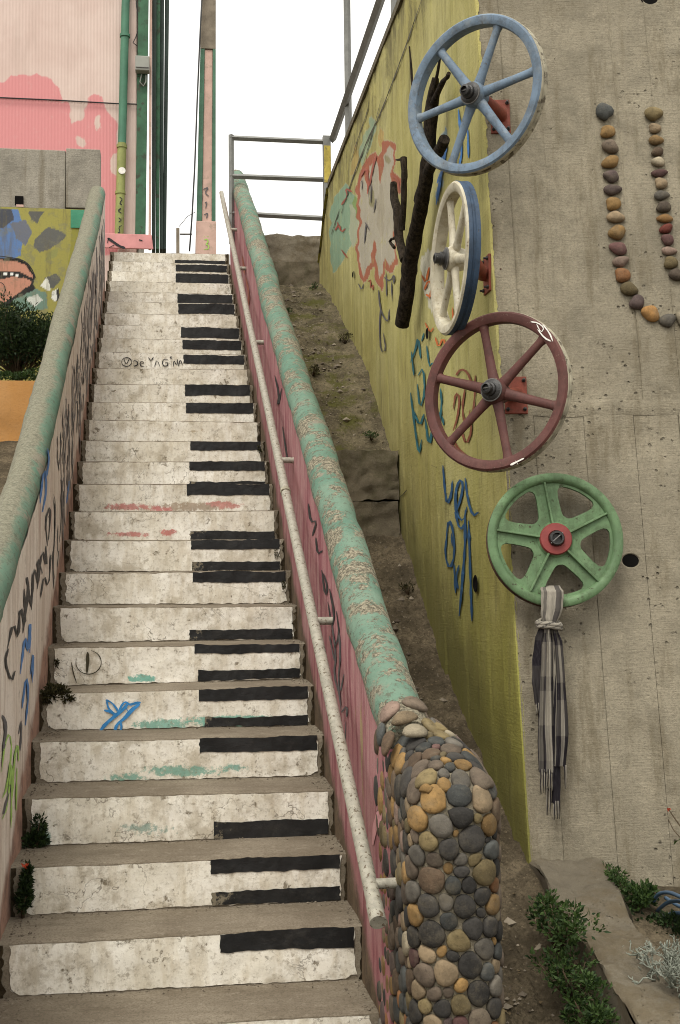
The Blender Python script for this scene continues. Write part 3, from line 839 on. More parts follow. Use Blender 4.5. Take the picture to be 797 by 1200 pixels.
paint('painted_tag', [(4, [(4, 880), (8, 850), (3, 838)]), (3, [(8, 935), (3, 960), (12, 920)]), (2, [(22, 860), (26, 840), (24, 880)])], pin_l, 3, M['ink_grey'], left_wall)
# tags on the pink face
paint('painted_tag', [(2.4, [(361, 590), (364, 612), (371, 610), (366, 628)]), (2.4, [(370, 630), (372, 650), (378, 645)]), (2.6, [(377, 668), (381, 700), (384, 688), (379, 672)]), (2.4, [(386, 690), (392, 720), (389, 735), (384, 705)]),
                      (2.2, [(394, 716), (398, 745), (391, 760)]), (2.4, [(322, 440), (327, 462), (325, 478), (330, 455)]), (2, [(326, 424), (329, 440)]), (2, [(331, 500), (334, 520), (337, 540)])], pin_r, 2.4, M['ink'], right_wall)
paint('painted_tag', [(2.2, [(388, 725), (394, 770), (391, 790), (398, 815), (403, 790)]), (2.2, [(396, 730), (399, 765), (396, 800), (400, 835)]), (2.4, [(400, 835), (407, 826), (406, 840)]), (1.8, [(405, 845), (404, 880), (409, 905)]),
                      (1.8, [(386, 745), (392, 775)])], pin_r, 2.2, M['ink_grey'], right_wall)
paint('painted_tag', [(5, [(437, 990), (441, 955), (446, 948), (444, 970)])], pin_r, 5, M['spray_pink'], right_wall)
paint('painted_tag', [(3, [(288, 325), (292, 345), (290, 362)]), (2.5, [(284, 300), (287, 322)])], pin_r, 3, M['spray_red'], right_wall)

# =================================================================== PEBBLE PIER
def clip(poly, a, b, c):            # keep a*x+b*y<=c
    out = []
    for i in range(len(poly)):
        p, q = poly[i], poly[(i + 1) % len(poly)]
        dp, dq = a * p[0] + b * p[1] - c, a * q[0] + b * q[1] - c
        if dp <= 0: out.append(p)
        if dp * dq < 0:
            t = dp / (dp - dq); out.append((p[0] + t * (q[0] - p[0]), p[1] + t * (q[1] - p[1])))
    return out
def power_cells(P, Wt, lu, lv):
    cells = []
    for i in range(len(P)):
        x, y = P[i]
        poly = [(max(0, x - .16), max(0, y - .16)), (min(lu, x + .16), max(0, y - .16)), (min(lu, x + .16), min(lv, y + .16)), (max(0, x - .16), min(lv, y + .16))]
        d = P - P[i]; dd = (d ** 2).sum(1)
        for j in np.argsort(dd)[1:26]:
            a, b = d[j]; c = (dd[j] + Wt[i] - Wt[j]) / 2 + a * x + b * y
            poly = clip(poly, a, b, c)
            if len(poly) < 3: break
        cells.append(poly)
    return cells
def centroid(poly):
    A = cx = cy = 0
    for i in range(len(poly)):
        (x0, y0), (x1, y1) = poly[i], poly[(i + 1) % len(poly)]
        c = x0 * y1 - x1 * y0; A += c; cx += (x0 + x1) * c; cy += (y0 + y1) * c
    A /= 2
    if abs(A) < 1e-9: return np.mean(poly, 0), 0
    return np.array((cx / (6 * A), cy / (6 * A))), abs(A)

PX0, PX1, PYF, PYB = 1.236, 1.492, -.60, .10
RC = .10
Lside = (PYB - PYF) - RC; Lfront = (PX1 - PX0) - 2 * RC; Larc = RC * math.pi / 2
PLU = 2 * Lside + Lfront + 2 * Larc
ZB, ZS, RT = -.42, .715, .11
PLV = (ZS - ZB) + RT * math.pi / 2 + .02
PLS = (ZS - ZB) + RT * .78
def pier_path(u):
    if u < Lside: return V3(PX0, PYB - u, 0), V3(1, 0, 0)
    u -= Lside
    if u < Larc:
        a = u / RC; return V3(PX0 + RC - RC * math.cos(a), PYF + RC - RC * math.sin(a), 0), V3(math.cos(a), math.sin(a), 0)
    u -= Larc
    if u < Lfront: return V3(PX0 + RC + u, PYF, 0), V3(0, 1, 0)
    u -= Lfront
    if u < Larc:
        a = u / RC; return V3(PX1 - RC + RC * math.sin(a), PYF + RC - RC * math.cos(a), 0), V3(-math.sin(a), math.cos(a), 0)
    u -= Larc
    return V3(PX1, PYF + RC + u, 0), V3(-1, 0, 0)
def pier_surf(u, v):
    p, inn = pier_path(min(max(u, 0), PLU))
    if v < ZS - ZB: dl, z, ca, sa = 0, ZB + v, 1, 0
    else:
        a = min((v - (ZS - ZB)) / RT, math.pi / 2 + .1); dl = RT * (1 - math.cos(a)); z = ZS + RT * math.sin(a); ca, sa = math.cos(a), math.sin(a)
    q = p + inn * dl
    # the head narrows and climbs towards the coping behind it
    k = smooth(.35, .95, z)
    q[2] = z + k * .34 * (q[1] - PYF)
    back = smooth(-.38, .02, q[1]) * smooth(.35, .85, z)
    q[0] = q[0] - back * max(0, (q[0] - 1.30)) * .5
    nrm = unit(-inn * ca + V3(0, -.34 * k * .6, 1) * sa)
    return q, nrm
pier = thing('pebble_pier', (1.33, -.3, -.4), 'rounded end pier of the pink parapet, clad in river pebbles', 'pier')
mb = MB()
def _core(u, v):
    q, n_ = pier_surf(u * PLU, v * PLV); return q - n_ * .001
v_, f_ = grid(70, 60, _core); mb.add(v_, f_)
top = [i for i in range(60 * 71, 61 * 71)]
mb.f.append(tuple(top))
smooth_by_angle(mb.build('mortar_core', M['mortar'], pier), 60)
NP = 800
pts = np.stack([rng.uniform(0, PLU, NP), rng.uniform(0, PLS, NP)], 1)
wt = rng.choice([-.0009, -.0004, 0, .0003, .0007, .0012], NP) * .8
for it in range(9):
    cells = power_cells(pts, wt, PLU, PLS)
    for i, c in enumerate(cells):
        if len(c) >= 3: pts[i] = centroid(c)[0] * .8 + pts[i] * .2
cells = power_cells(pts, wt, PLU, PLS)
PAL = ['slate'] * 9 + ['dark'] * 11 + ['grey'] * 5 + ['greybrown'] * 6 + ['ochre'] * 8 + ['tan'] * 5 + ['olive'] * 6 + ['brown'] * 3 + ['maroon'] * 1 + ['mauve'] * 3 + ['beige'] * 1 + ['rust', 'pinkgrey']
def pebble_verts(poly, surf, gap, height, seed):
    """a rounded stone that fills one cell of the packing"""
    c, A = centroid(poly); P = [np.array(p) for p in poly]
    for _ in range(2):
        q = []
        for i in range(len(P)):
            a, b = P[i], P[(i + 1) % len(P)]; q += [a * .75 + b * .25, a * .25 + b * .75]
        P = q
    R = np.array([np.linalg.norm(p - c) for p in P]); T_ = [math.atan2(*(p - c)[::-1]) for p in P]
    K = 14; order = np.argsort(T_); T_ = np.array(T_)[order]; R = R[order]
    th = np.linspace(-math.pi, math.pi, K, endpoint=False)
    rr = np.interp(th, np.concatenate([T_ - 2 * math.pi, T_, T_ + 2 * math.pi]), np.concatenate([R, R, R]))
    rr = .82 * rr + .18 * rr.mean() ; rr = np.maximum(rr - gap, .006)
    H = height
    vs = []
    for k, hh in ((.94, -.3), (1.0, .1), (.975, .5), (.86, .82), (.52, .97)):
        for t, r in zip(th, rr):
            w = 1 + .05 * nz(math.cos(t) * 2, math.sin(t) * 2, seed, 1)
            q, n_ = surf(c[0] + math.cos(t) * r * k * w, c[1] + math.sin(t) * r * k * w)
            vs.append(q + n_ * H * hh)
    q, n_ = surf(*c); vs.append(q + n_ * H)
    fs = []
    for j in range(4):
        for i in range(K):
            i2 = (i + 1) % K; fs.append((j * K + i, j * K + i2, (j + 1) * K + i2, (j + 1) * K + i))
    for i in range(K): fs.append((4 * K + i, 4 * K + (i + 1) % K, 5 * K))
    return vs, fs
def crown_z(x, y):
    d = min(x - PX0, PX1 - x, y - PYF); q_ = 1 - min(max(d, 0), RT) / RT
    z = ZS + RT * math.sqrt(max(0, 1 - q_ * q_)); return z + smooth(.35, .95, z) * .34 * (y - PYF)
CX0, CY0, CLU, CLV = PX0 + .018, PYF + .022, PX1 - PX0 - .036, .42
def crown_surf(u, v):
    x, y = CX0 + u, CY0 + v; h = .006
    n_ = unit(V3(-(crown_z(x + h, y) - crown_z(x - h, y)) / (2 * h), -(crown_z(x, y + h) - crown_z(x, y - h)) / (2 * h), 1))
    z = crown_z(x, y); back = smooth(-.38, .02, y) * smooth(.35, .85, z)
    return V3(x - back * max(0, x - 1.30) * .5, y, z), n_
rest = MB(); nvis = 0
cpt = np.stack([rng.uniform(0, CLU, 40), rng.uniform(0, CLV, 40)], 1); cwt = rng.choice([-.0004, 0, .0004], 40)
for it in range(9):
    cc_ = power_cells(cpt, cwt, CLU, CLV)
    for i, c in enumerate(cc_):
        if len(c) >= 3: cpt[i] = centroid(c)[0]
crown_cells = power_cells(cpt, cwt, CLU, CLV)
rp = random.Random(21)
for i, c in enumerate(crown_cells):
    if len(c) < 3: continue
    vs, fs = pebble_verts(c, crown_surf, .0006, .012 * rp.uniform(.8, 1.2), 500 + i)
    mesh_obj('pebble', vs, fs, STONE[rp.choice(PAL)], pier, True); nvis += 1
for i, c in enumerate(cells):
    if len(c) < 3: continue
    cc, A = centroid(c)
    if A < .0004: continue
    q, n_ = pier_surf(*cc)
    if q[1] > -.25 and q[2] > .96: continue
    if q[1] > -.02 and q[0] < 1.25: continue
    vs, fs = pebble_verts(c, pier_surf, .0007, min(.016, .27 * math.sqrt(A)) * rp.uniform(.75, 1.25), i)
    px, py = to_px(q); vis = np.dot(CAM - q, n_) > -.15 and py < 1215
    if vis and nvis < 280:
        nvis += 1
        mesh_obj('pebble', vs, fs, STONE[rp.choice(PAL)], pier, True)
    else: rest.add(vs, fs)
tag(rest.build('pebble_cladding', STONE['greybrown'], pier, True), kind='stuff')
# stones bedded over the joint between pier and coping
def lap_surf_factory(yc):
    def s_(u, v):          # u across the coping, v along it
        a = u / .09; y = yc + v
        return V3(1.297 + .093 * math.sin(a), y, y * SLOPE + 1.02 + .093 * math.cos(a)), unit(V3(math.sin(a), -.35, math.cos(a)))
    return s_
for k, (u, v, a, b) in enumerate(e_ for e_ in [(-.06, .0, .045, .03), (.03, .01, .05, .026), (-.12, -.03, .035, .03), (.11, -.03, .04, .03), (-.02, -.06, .05, .024), (.07, -.075, .045, .028), (-.10, -.10, .042, .03), (.0, -.125, .045, .026),
                                  (.13, -.10, .036, .028), (-.05, -.17, .05, .03), (.06, -.16, .05, .028), (-.13, -.17, .035, .035), (.13, -.18, .04, .032), (.0, -.215, .045, .028), (.09, -.235, .045, .03), (-.09, -.235, .042, .03)] if e_[1] > -.14):
    poly = [(u + a * math.cos(t) * 1.0, v + b * math.sin(t)) for t in np.linspace(0, 2 * math.pi, 9)[:-1]]
    vs, fs = pebble_verts(poly, lap_surf_factory(-.19), 0, .012, 900 + k)
    mesh_obj('pebble', vs, fs, STONE[['pinkgrey', 'greybrown', 'slate', 'grey', 'tan', 'olive', 'brown', 'beige'][k % 8]], pier, True)

# =================================================================== HANDRAIL
hand = thing('handrail', (1.11, -.72, .46), 'chipped off-white pipe handrail running up along the pink parapet', 'handrail')
ha, hb = on_x(443, 1080, 1.145), on_x(259.5, 226, 1.155)
mb = MB(); pth = [ha + (hb - ha) * t + V3(0, 0, .004 * math.sin(t * 19)) for t in np.linspace(0, 1, 40)]
mb.tube(pth, .0235, 14); smooth_by_angle(mb.build('pipe', M['rail_white'], hand), 50)
hd = unit(hb - ha)
mb = MB(); mb.tube([ha - hd * .004, ha + hd * .07], .0255, 14); smooth_by_angle(mb.build('end_sleeve', M['rail_white'], hand), 50)
mb = MB(); j_ = on_x(328, 541, 1.11); tt = np.dot(j_ - ha, hd); mb.tube([ha + hd * tt, ha + hd * (tt + .03)], .0272, 14); smooth_by_angle(mb.build('joint_sleeve', M['rim_edge'], hand), 50)
for (bx, by) in ((426, 968), (360, 675), (320, 503), (291, 378), (273, 299), (264, 237)):
    p = on_x(bx, by, 1.11); t = np.dot(p - ha, hd); p = ha + hd * t
    mb = MB(); mb.tube([p, p + V3(.088, 0, 0)], .0165, 12); smooth_by_angle(mb.build('bracket', M['rail_white'], hand), 50)

# =================================================================== YELLOW RETAINING WALL
XY_ = 2.0
COR = V3(2.0, .85, .29); BAT = .1415
def corner_y(z): return COR[1] + BAT * (z - COR[2])
YTOP = 5.08
def wall_end_y(z): return float(np.interp(z, [3.5, 4.55, 5.1], [7.35, 7.25, 6.5]))
_g = lambda P: [(375 + x / 4, 120 + y / 4) for x, y in P]
SPR = [  # sprayed patches on the wall, in photo pixels: polygon, colour, strength
    (_g([(180, 250), (215, 130), (245, 70), (262, 110), (235, 210), (200, 300)]), (.20, .33, .26), .6),
    (_g([(50, 480), (95, 410), (120, 380), (165, 440), (185, 520), (170, 640), (140, 680), (95, 760), (60, 800), (48, 700)]), (.19, .33, .24), .8),
    (_g([(140, 480), (175, 470), (185, 600), (160, 680), (138, 640)]), (.36, .40, .30), .8),
    (_g([(150, 470), (165, 440), (190, 520), (182, 590), (170, 500)]), (.13, .26, .08), .7),
    (_g([(270, 200), (280, 110), (300, 130), (305, 180), (290, 220)]), (.46, .25, .07), .5),
    (_g([(140, 350), (150, 260), (175, 190), (182, 260), (165, 340)]), (.40, .23, .06), .4),
    # red outline of the bubble letters, then their pale filling
    (_g([(170, 700), (178, 560), (172, 420), (178, 345), (205, 290), (240, 240), (262, 228), (280, 260), (292, 190), (318, 170), (352, 188), (358, 280), (348, 330), (378, 350), (382, 420), (358, 440), (358, 700), (364, 760), (330, 800), (306, 775), (300, 850), (284, 890), (262, 830), (250, 765), (232, 810), (205, 855), (182, 810)]), (.33, .07, .05), .85),
    (_g([(180, 660), (192, 560), (186, 430), (190, 370), (212, 330), (222, 390), (236, 300), (258, 258), (272, 300), (280, 385), (296, 330), (304, 240), (322, 215), (346, 222), (346, 290), (334, 330), (336, 400), (350, 440), (348, 640), (352, 730), (326, 770), (302, 730), (292, 800), (280, 830), (266, 760), (262, 660), (252, 640), (244, 700), (228, 770), (206, 815), (190, 770)]), (.40, .36, .29), .92),
    (_g([(276, 400), (290, 380), (302, 480), (300, 600), (286, 640), (272, 600), (268, 500)]), (.33, .29, .27), .7),
    (_g([(228, 430), (245, 410), (262, 470), (250, 500), (236, 480)]), (.12, .11, .12), .5),
    (_g([(306, 250), (318, 240), (334, 262), (322, 290), (308, 280)]), (.16, .14, .15), .5),
    (_g([(478, 850), (474, 780), (482, 730), (502, 695), (526, 706), (540, 790), (545, 900), (530, 1000), (512, 960), (492, 910)]), (.60, .57, .45), .95),
    (_g([(570, 150), (592, 120), (600, 170), (580, 230), (565, 250)]), (.10, .21, .33), .75),
    (_g([(540, 440), (556, 360), (575, 320), (580, 380), (556, 480)]), (.12, .23, .33), .7),
]
def in_poly(x, y, P):
    r = False; j = len(P) - 1
    for i in range(len(P)):
        if (P[i][1] > y) != (P[j][1] > y) and x < (P[j][0] - P[i][0]) * (y - P[i][1]) / (P[j][1] - P[i][1]) + P[i][0]: r = not r
        j = i
    return r
yw = thing('retaining_wall', (2.0, .85, .2), 'yellow painted concrete retaining wall with graffiti, rising along the dirt ramp', 'wall')
def yw_x(y, z):
    ya = corner_y(z)
    return XY_ + .006 * nz(y, z, 0, 1.2) + .003 * nz(y, z, 3, 7) + .002 * (1 if int(round((y - ya) / .22 - .5)) % 2 else -1)
vs, cols = [], []
NU, NV = 400, 300
for j in range(NV + 1):
    for i in range(NU + 1):
        v = j / NV; u = i / NU
        ylin = .85 + 6.4 * u
        zlo = max(-.45, ylin * .5695 - 1.1); z = zlo + (YTOP - zlo) * v
        ya = corner_y(z); yb = wall_end_y(z)
        y = ya + (yb - ya) * u
        e = yw_x(y, z) - XY_
        if i == 0: e = .004 * nz(z, 1, 1, 25); y += .006 * nz(z, 0, 0, 22)
        p = (XY_ + e, y, z); vs.append(p)
        px, py = to_px(p); c = [.5, .5, .5, 0]
        if 380 < px < 560 and 100 < py < 400:
            qx = px + 3 * nz(px * .09, py * .09, 1); qy = py + 4 * nz(px * .09, py * .09, 7)
            for P, cc, s_ in SPR:
                if in_poly(qx, qy, P): c = [*cc, s_]
        cols.append(c)
fs = [(j * (NU + 1) + i, (j + 1) * (NU + 1) + i, (j + 1) * (NU + 1) + i + 1, j * (NU + 1) + i + 1) for j in range(NV) for i in range(NU)]
mesh_obj('wall_face', vs, fs, M['yellow'], yw, True, col={'spray': cols})
mb = MB()
mb.hexa([(2.03, corner_y(-.45) + .02, -.45), (2.29, corner_y(-.45) + .02, -.45), (2.29, 7.2, -.45), (2.03, 7.2, -.45), (2.03, corner_y(YTOP) + .02, YTOP), (2.29, corner_y(YTOP) + .02, YTOP), (2.29, 6.6, YTOP), (2.03, 6.6, YTOP)])
mb.build('wall_core', M['concrete_dark'], yw)
mb = MB()   # coping strip along the top edge
mb.hexa([(1.985, corner_y(5.05), 5.05), (2.285, corner_y(5.05), 5.05), (2.285, 6.54, 5.05), (1.985, 6.54, 5.05), (1.985, corner_y(5.1), 5.10), (2.285, corner_y(5.1), 5.10), (2.285, 6.5, 5.10), (1.985, 6.5, 5.10)])
mb.build('wall_cap', M['concrete_dark'], yw)
mb = MB()   # mossy end of the wall
v_, f_ = grid(8, 30, lambda u, v: (2.0 - .02 + .29 * u + .01 * nz(u, v, 0, 5), wall_end_y(3.6 + 1.46 * v) + .03 * (.5 + nz(v, u, 3, 4)), 3.6 + 1.46 * v))
mb.add(v_, f_); mb.build('wall_end', M['yellow_moss'], yw, True)

def pin_y(x, y):
    p = on_x(x, y, XY_); p = on_x(x, y, yw_x(p[1], p[2]) - .006); return p
pt = lambda *a: paint('painted_tag', *a)
pt([(3.4, [(519, 545), (521, 572), (524, 592), (529, 580), (530, 563)]), (3.4, [(534, 600), (540, 585), (543, 566), (538, 562), (533, 580), (535, 603), (543, 612), (547, 594)]), (3.4, [(545, 560), (548, 585), (554, 605), (561, 600)]),
    (3.4, [(524, 625), (521, 650), (527, 668), (533, 650), (531, 620), (526, 608), (523, 628)]), (2.9, [(529, 625), (530, 640)]), (3.6, [(545, 598), (545, 640), (541, 690), (538, 722)]), (3.4, [(549, 610), (551, 670), (553, 728)]),
    (2.9, [(532, 660), (534, 695)]), (2.9, [(538, 662), (534, 678), (537, 690)]), (3.1, [(533, 600), (539, 622), (546, 612)])], pin_y, 3, M['spray_navy'], yw)
pt([(2.9, [(481, 425), (487, 410), (490, 393), (493, 420)]), (2.9, [(481, 460), (486, 500), (491, 535), (494, 515)]), (2.9, [(490, 440), (496, 430), (498, 460), (492, 480), (489, 450)]), (2.9, [(500, 405), (503, 430), (507, 425)]),
    (2.9, [(484, 480), (492, 500), (497, 485)]), (2.9, [(498, 490), (503, 525), (507, 500)]), (2.9, [(516, 455), (518, 475), (514, 495)]), (3.9, [(518, 488), (520, 498)]), (2.6, [(482, 412), (485, 440)]), (2.9, [(494, 400), (497, 390)])],
   pin_y, 2.2, M['spray_teal'], yw)
pt([(2.9, [(534, 440), (540, 432), (548, 436), (553, 450)]), (2.9, [(531, 480), (534, 460), (539, 465), (536, 490), (531, 505)]), (2.9, [(545, 455), (541, 480), (547, 505), (551, 480)]), (2.9, [(552, 500), (556, 470), (557, 440)]),
    (2.9, [(541, 505), (546, 522), (553, 505), (550, 488)]), (2.6, [(529, 510), (536, 525), (549, 536)]), (2.6, [(535, 445), (545, 447)])], pin_y, 2.2, M['spray_maroon'], yw)
pt([(2.9, [(494, 322), (499, 332), (503, 313)]), (2.9, [(497, 340), (502, 328), (507, 335), (505, 348), (499, 345)]), (2.6, [(503, 350), (508, 330)]), (2.6, [(498, 378), (504, 390), (508, 384)]), (2.6, [(510, 395), (514, 408), (519, 395), (523, 408)]),
    (2.6, [(530, 360), (532, 385)])], pin_y, 2.2, M['spray_orange'], yw)
def gs(w, *P): return (w, _g(P))
pt([gs(2.6, (190, 350), (215, 300), (228, 370), (222, 430)), gs(2.6, (232, 390), (246, 310), (262, 250)), gs(2.4, (100, 480), (130, 440), (118, 400), (150, 420)), gs(2.0, (70, 600), (90, 570), (100, 610), (120, 590)), gs(2.0, (80, 560), (96, 600)), gs(2.0, (100, 690), (130, 730)),
    gs(1.8, (225, 840), (240, 830), (235, 870)), gs(1.8, (240, 870), (250, 850), (248, 880)), gs(2.0, (335, 340), (365, 360), (372, 410))], pin_y, 2.0, M['spray_red'], yw)
pt([gs(1.8, (275, 880), (280, 960), (300, 1010), (320, 1030), (325, 970)), gs(2.0, (300, 820), (330, 840), (350, 800), (345, 850)), gs(1.6, (310, 800), (312, 910)), gs(1.8, (285, 940), (278, 1060), (285, 1170), (310, 1160), (296, 1080)), gs(1.6, (335, 840), (338, 930)), gs(1.4, (180, 850), (195, 880), (205, 850)),
    gs(1.4, (215, 570), (208, 660)), gs(1.4, (190, 380), (200, 360), (196, 410)), gs(1.4, (240, 380), (238, 470)), gs(1.4, (262, 450), (252, 520)), gs(1.4, (210, 560), (232, 600))], pin_y, 1.8, M['ink_grey'], yw)
paint('painted_tag', [gs(2.2, (158, 790), (160, 825))], pin_y, 2, M['ink'], yw)
pt([(3.1, [(524, 165), (517, 205), (511, 240)]), (3.1, [(537, 128), (542, 175), (537, 200)]), (2.9, [(548, 150), (549, 185)]), (3.9, [(516, 170), (520, 196), (512, 215)])], pin_y, 2.4, M['spray_blue'], yw)
paint('crack', [(1.3, [(494, 0), (470, 70), (444, 138), (436, 152), (424, 180), (412, 212), (400, 250)]), (.9, [(432, 118), (431, 130), (420, 160), (411, 190)]), (.8, [(545, 96), (543, 130)]), (.9, [(505, 545), (512, 548)]), (1.0, [(532, 545), (534, 540)]),
                (1.2, [(455, 590), (470, 582), (477, 574)]), (.9, [(398, 245), (388, 275)]), (.8, [(447, 115), (438, 150), (425, 195)])], pin_y, 1, M['crack'], yw)
for (hx, hy, a, b) in ((561, 684, 3, 9), (504, 391, 2.5, 7), (416, 322, 1.5, 5)):        # form-tie holes
    c = on_x(hx, hy, XY_); mb = MB(); rr_ = b * .0038
    mb.lathe(c + V3(-.016, 0, 0), V3(-1, 0, 0), [(rr_ * 1.25, 0), (rr_, .004), (rr_ * .8, -.001), (.0005, -.001)], 14); mb.build('tie_hole', M['hole'], yw, True)

# =================================================================== BOARD-MARKED CONCRETE WALL
WH = V3(math.cos(math.radians(8)), -math.sin(math.radians(8)), 0)
WE = unit(V3(0, BAT, 1))
WNRM = unit(np.cross(WH, WE))           # faces the steps
if WNRM[1] > 0: WNRM = -WNRM
def wall_pt(s, z, out=0.0):             # s along the wall from the corner, z height
    t = (z - COR[2]); return COR + WH * s + V3(0, BAT, 1) * t + WNRM * out
def pin_c(x, y, out=.006):
    return on_plane(x, y, COR + WNRM * out, WNRM)
def wall_s(x, y):
    p = pin_c(x, y, 0); t = p[2] - COR[2]; return float(np.dot(p - COR - V3(0, BAT, 1) * t, WH)), float(p[2])
cw = thing('concrete_wall', tuple(COR), 'bare board-marked concrete retaining wall behind the wheels and pebble letter', 'wall')
mb = MB()
c8 = []
for z in (-.6, 5.09):
    for s, o in ((.004, -.003), (7.0, -.003), (7.0, -.34), (.004, -.34)): c8.append(wall_pt(s, z, o))
mb.hexa(c8); mb.build('wall_core', M['concrete'], cw)
HOLES = [wall_s(739, 657) + (.036,), wall_s(762, -2) + (.035,)]
JOINT = wall_s(700, 478)[1]
prm = random.Random(17)
def panel(s0, s1, z0, z1, out):
    g = .0007
    hole = [h for h in HOLES if s0 < h[0] < s1 and z0 < h[1] < z1]
    mb = MB()
    if not hole:
        ch, NR = .003, 9
        tl = prm.uniform(-.0015, .0015); vs, fs = [], []
        sd_ = prm.uniform(0, 50)
        for r in range(NR + 1):
            z = z0 + g + (z1 - z0 - 2 * g) * r / NR
            ja = .0022 * nz(z, sd_, 0, 9); jb = .0022 * nz(z, sd_, 9, 9); k_ = .003 * (r in (0, NR))
            vs += [wall_pt(s0 + g + .0006 + ja * .4, z, -.008), wall_pt(s0 + g + .0006 + ja * .4, z, out - .002), wall_pt(s0 + g + ch + .003 + ja, z, out + tl - k_), wall_pt((s0 + s1) / 2, z, out + .002 * nz(z, sd_, 3, 3) - k_),
                   wall_pt(s1 - g - ch - .003 + jb, z, out - tl - k_), wall_pt(s1 - g - .0006 + jb * .4, z, out - .002), wall_pt(s1 - g - .0006 + jb * .4, z, -.008)]
        for r in range(NR):
            for q in range(6): fs.append((r * 7 + q, r * 7 + q + 1, (r + 1) * 7 + q + 1, (r + 1) * 7 + q))
        fs.append(tuple(range(6, -1, -1))); fs.append(tuple(NR * 7 + q for q in range(7)))
        mb.add(vs, fs)
    else:
        hs, hz, hr = hole[0]; vs = []
        ang = sorted([2 * math.pi * k / 28 for k in range(28)] + [math.atan2(zz_ - hz, ss_ - hs) % (2 * math.pi) for ss_ in (s0 + g, s1 - g) for zz_ in (z0 + g, z1 - g)]); K = len(ang)
        cen = wall_pt(hs, hz)
        for ring in range(4):
            for k in range(K):
                a = ang[k]; ca, sa = math.cos(a), math.sin(a)
                if ring == 0:
                    m_ = min((s1 - g - hs) / ca if ca > 1e-6 else 9, (s0 + g - hs) / ca if ca < -1e-6 else 9, (z1 - g - hz) / sa if sa > 1e-6 else 9, (z0 + g - hz) / sa if sa < -1e-6 else 9)
                    vs.append(wall_pt(hs + ca * m_, hz + sa * m_, out))
                elif ring == 1: vs.append(wall_pt(hs + ca * hr * (1.12 + .1 * nz(ca, sa, 2, 3)), hz + sa * hr * .8 * (1.12 + .1 * nz(ca, sa, 5, 3)), out))
                else: vs.append(wall_pt(hs + ca * hr, hz + sa * hr * .8, out - .004 if ring == 2 else -.0026))
        fs = [(r * K + k, r * K + (k + 1) % K, (r + 1) * K + (k + 1) % K, (r + 1) * K + k) for r in range(3) for k in range(K)]
        mb.add(vs, fs)
        hm = MB(); hm.add([wall_pt(hs + math.cos(2 * math.pi * k / K) * hr * 1.3, hz + math.sin(2 * math.pi * k / K) * hr, -.0024) for k in range(K)], [tuple(range(K))])
        hm.build('drain_hole', M['hole'], cw)  # flat disc, its depth painted as black shade
    return smooth_by_angle(mb.build('board_panel', M['concrete'], cw), 25)
s = 0.0; k = 0
while s < 6.6:
    w = .105 if k == 0 else (.178 + prm.uniform(-.012, .012) if s < 2.2 else .9)
    zc = [JOINT]
    nj = prm.choice([0, 0, 1, 1])
    for z in sorted(prm.uniform(2.5, 4.8) for _ in range(nj)):
        if z - zc[-1] > .3: zc.append(z)
    zc.append(5.085)
    for a, b in zip(zc[:-1], zc[1:]): panel(s, s + w, a, b, prm.uniform(-.003, .004))
    s += w; k += 1
s = 0.0; k = 0
while s < 6.6:
    w = .14 if k == 0 else (.20 + prm.uniform(-.02, .02) if s < 2.2 else .9)
    panel(s, s + w, -.55, JOINT, prm.uniform(.002, .008))
    s += w; k += 1
# rough proud lip where the two pours meet
mb = MB(); 
v_, f_ = grid(160, 4, lambda u, v: wall_pt(.01 + 2.6 * u, JOINT - .035 + .07 * v + .012 * nz(u * 26, 1, 0, .5), .0035 + .010 * math.sin(math.pi * v) * (.5 + .6 * nz(u * 26, v, 3, 1))))
mb.add(v_, f_); mb.build('pour_joint', M['concrete'], cw, True)
mb = MB()      # yellow paint that strayed over the arris on to the bare concrete
vs = []; NE = 420
for k in range(NE + 1):
    z = .1 + 4.95 * k / NE
    w_ = .010 + .010 * nz(z, 2, 0, 3) + .008 * nz(z, 5, 0, 24) + .005 * nz(z, 9, 0, 70)
    vs += [wall_pt(-.002, z, .006), wall_pt(max(.001, w_), z, .0085)]
mesh_obj('paint_edge', vs, [(2 * k, 2 * k + 1, 2 * k + 3, 2 * k + 2) for k in range(NE)], M['yellow'], yw, col={'spray': [(.5, .5, .5, 0)] * len(vs)})

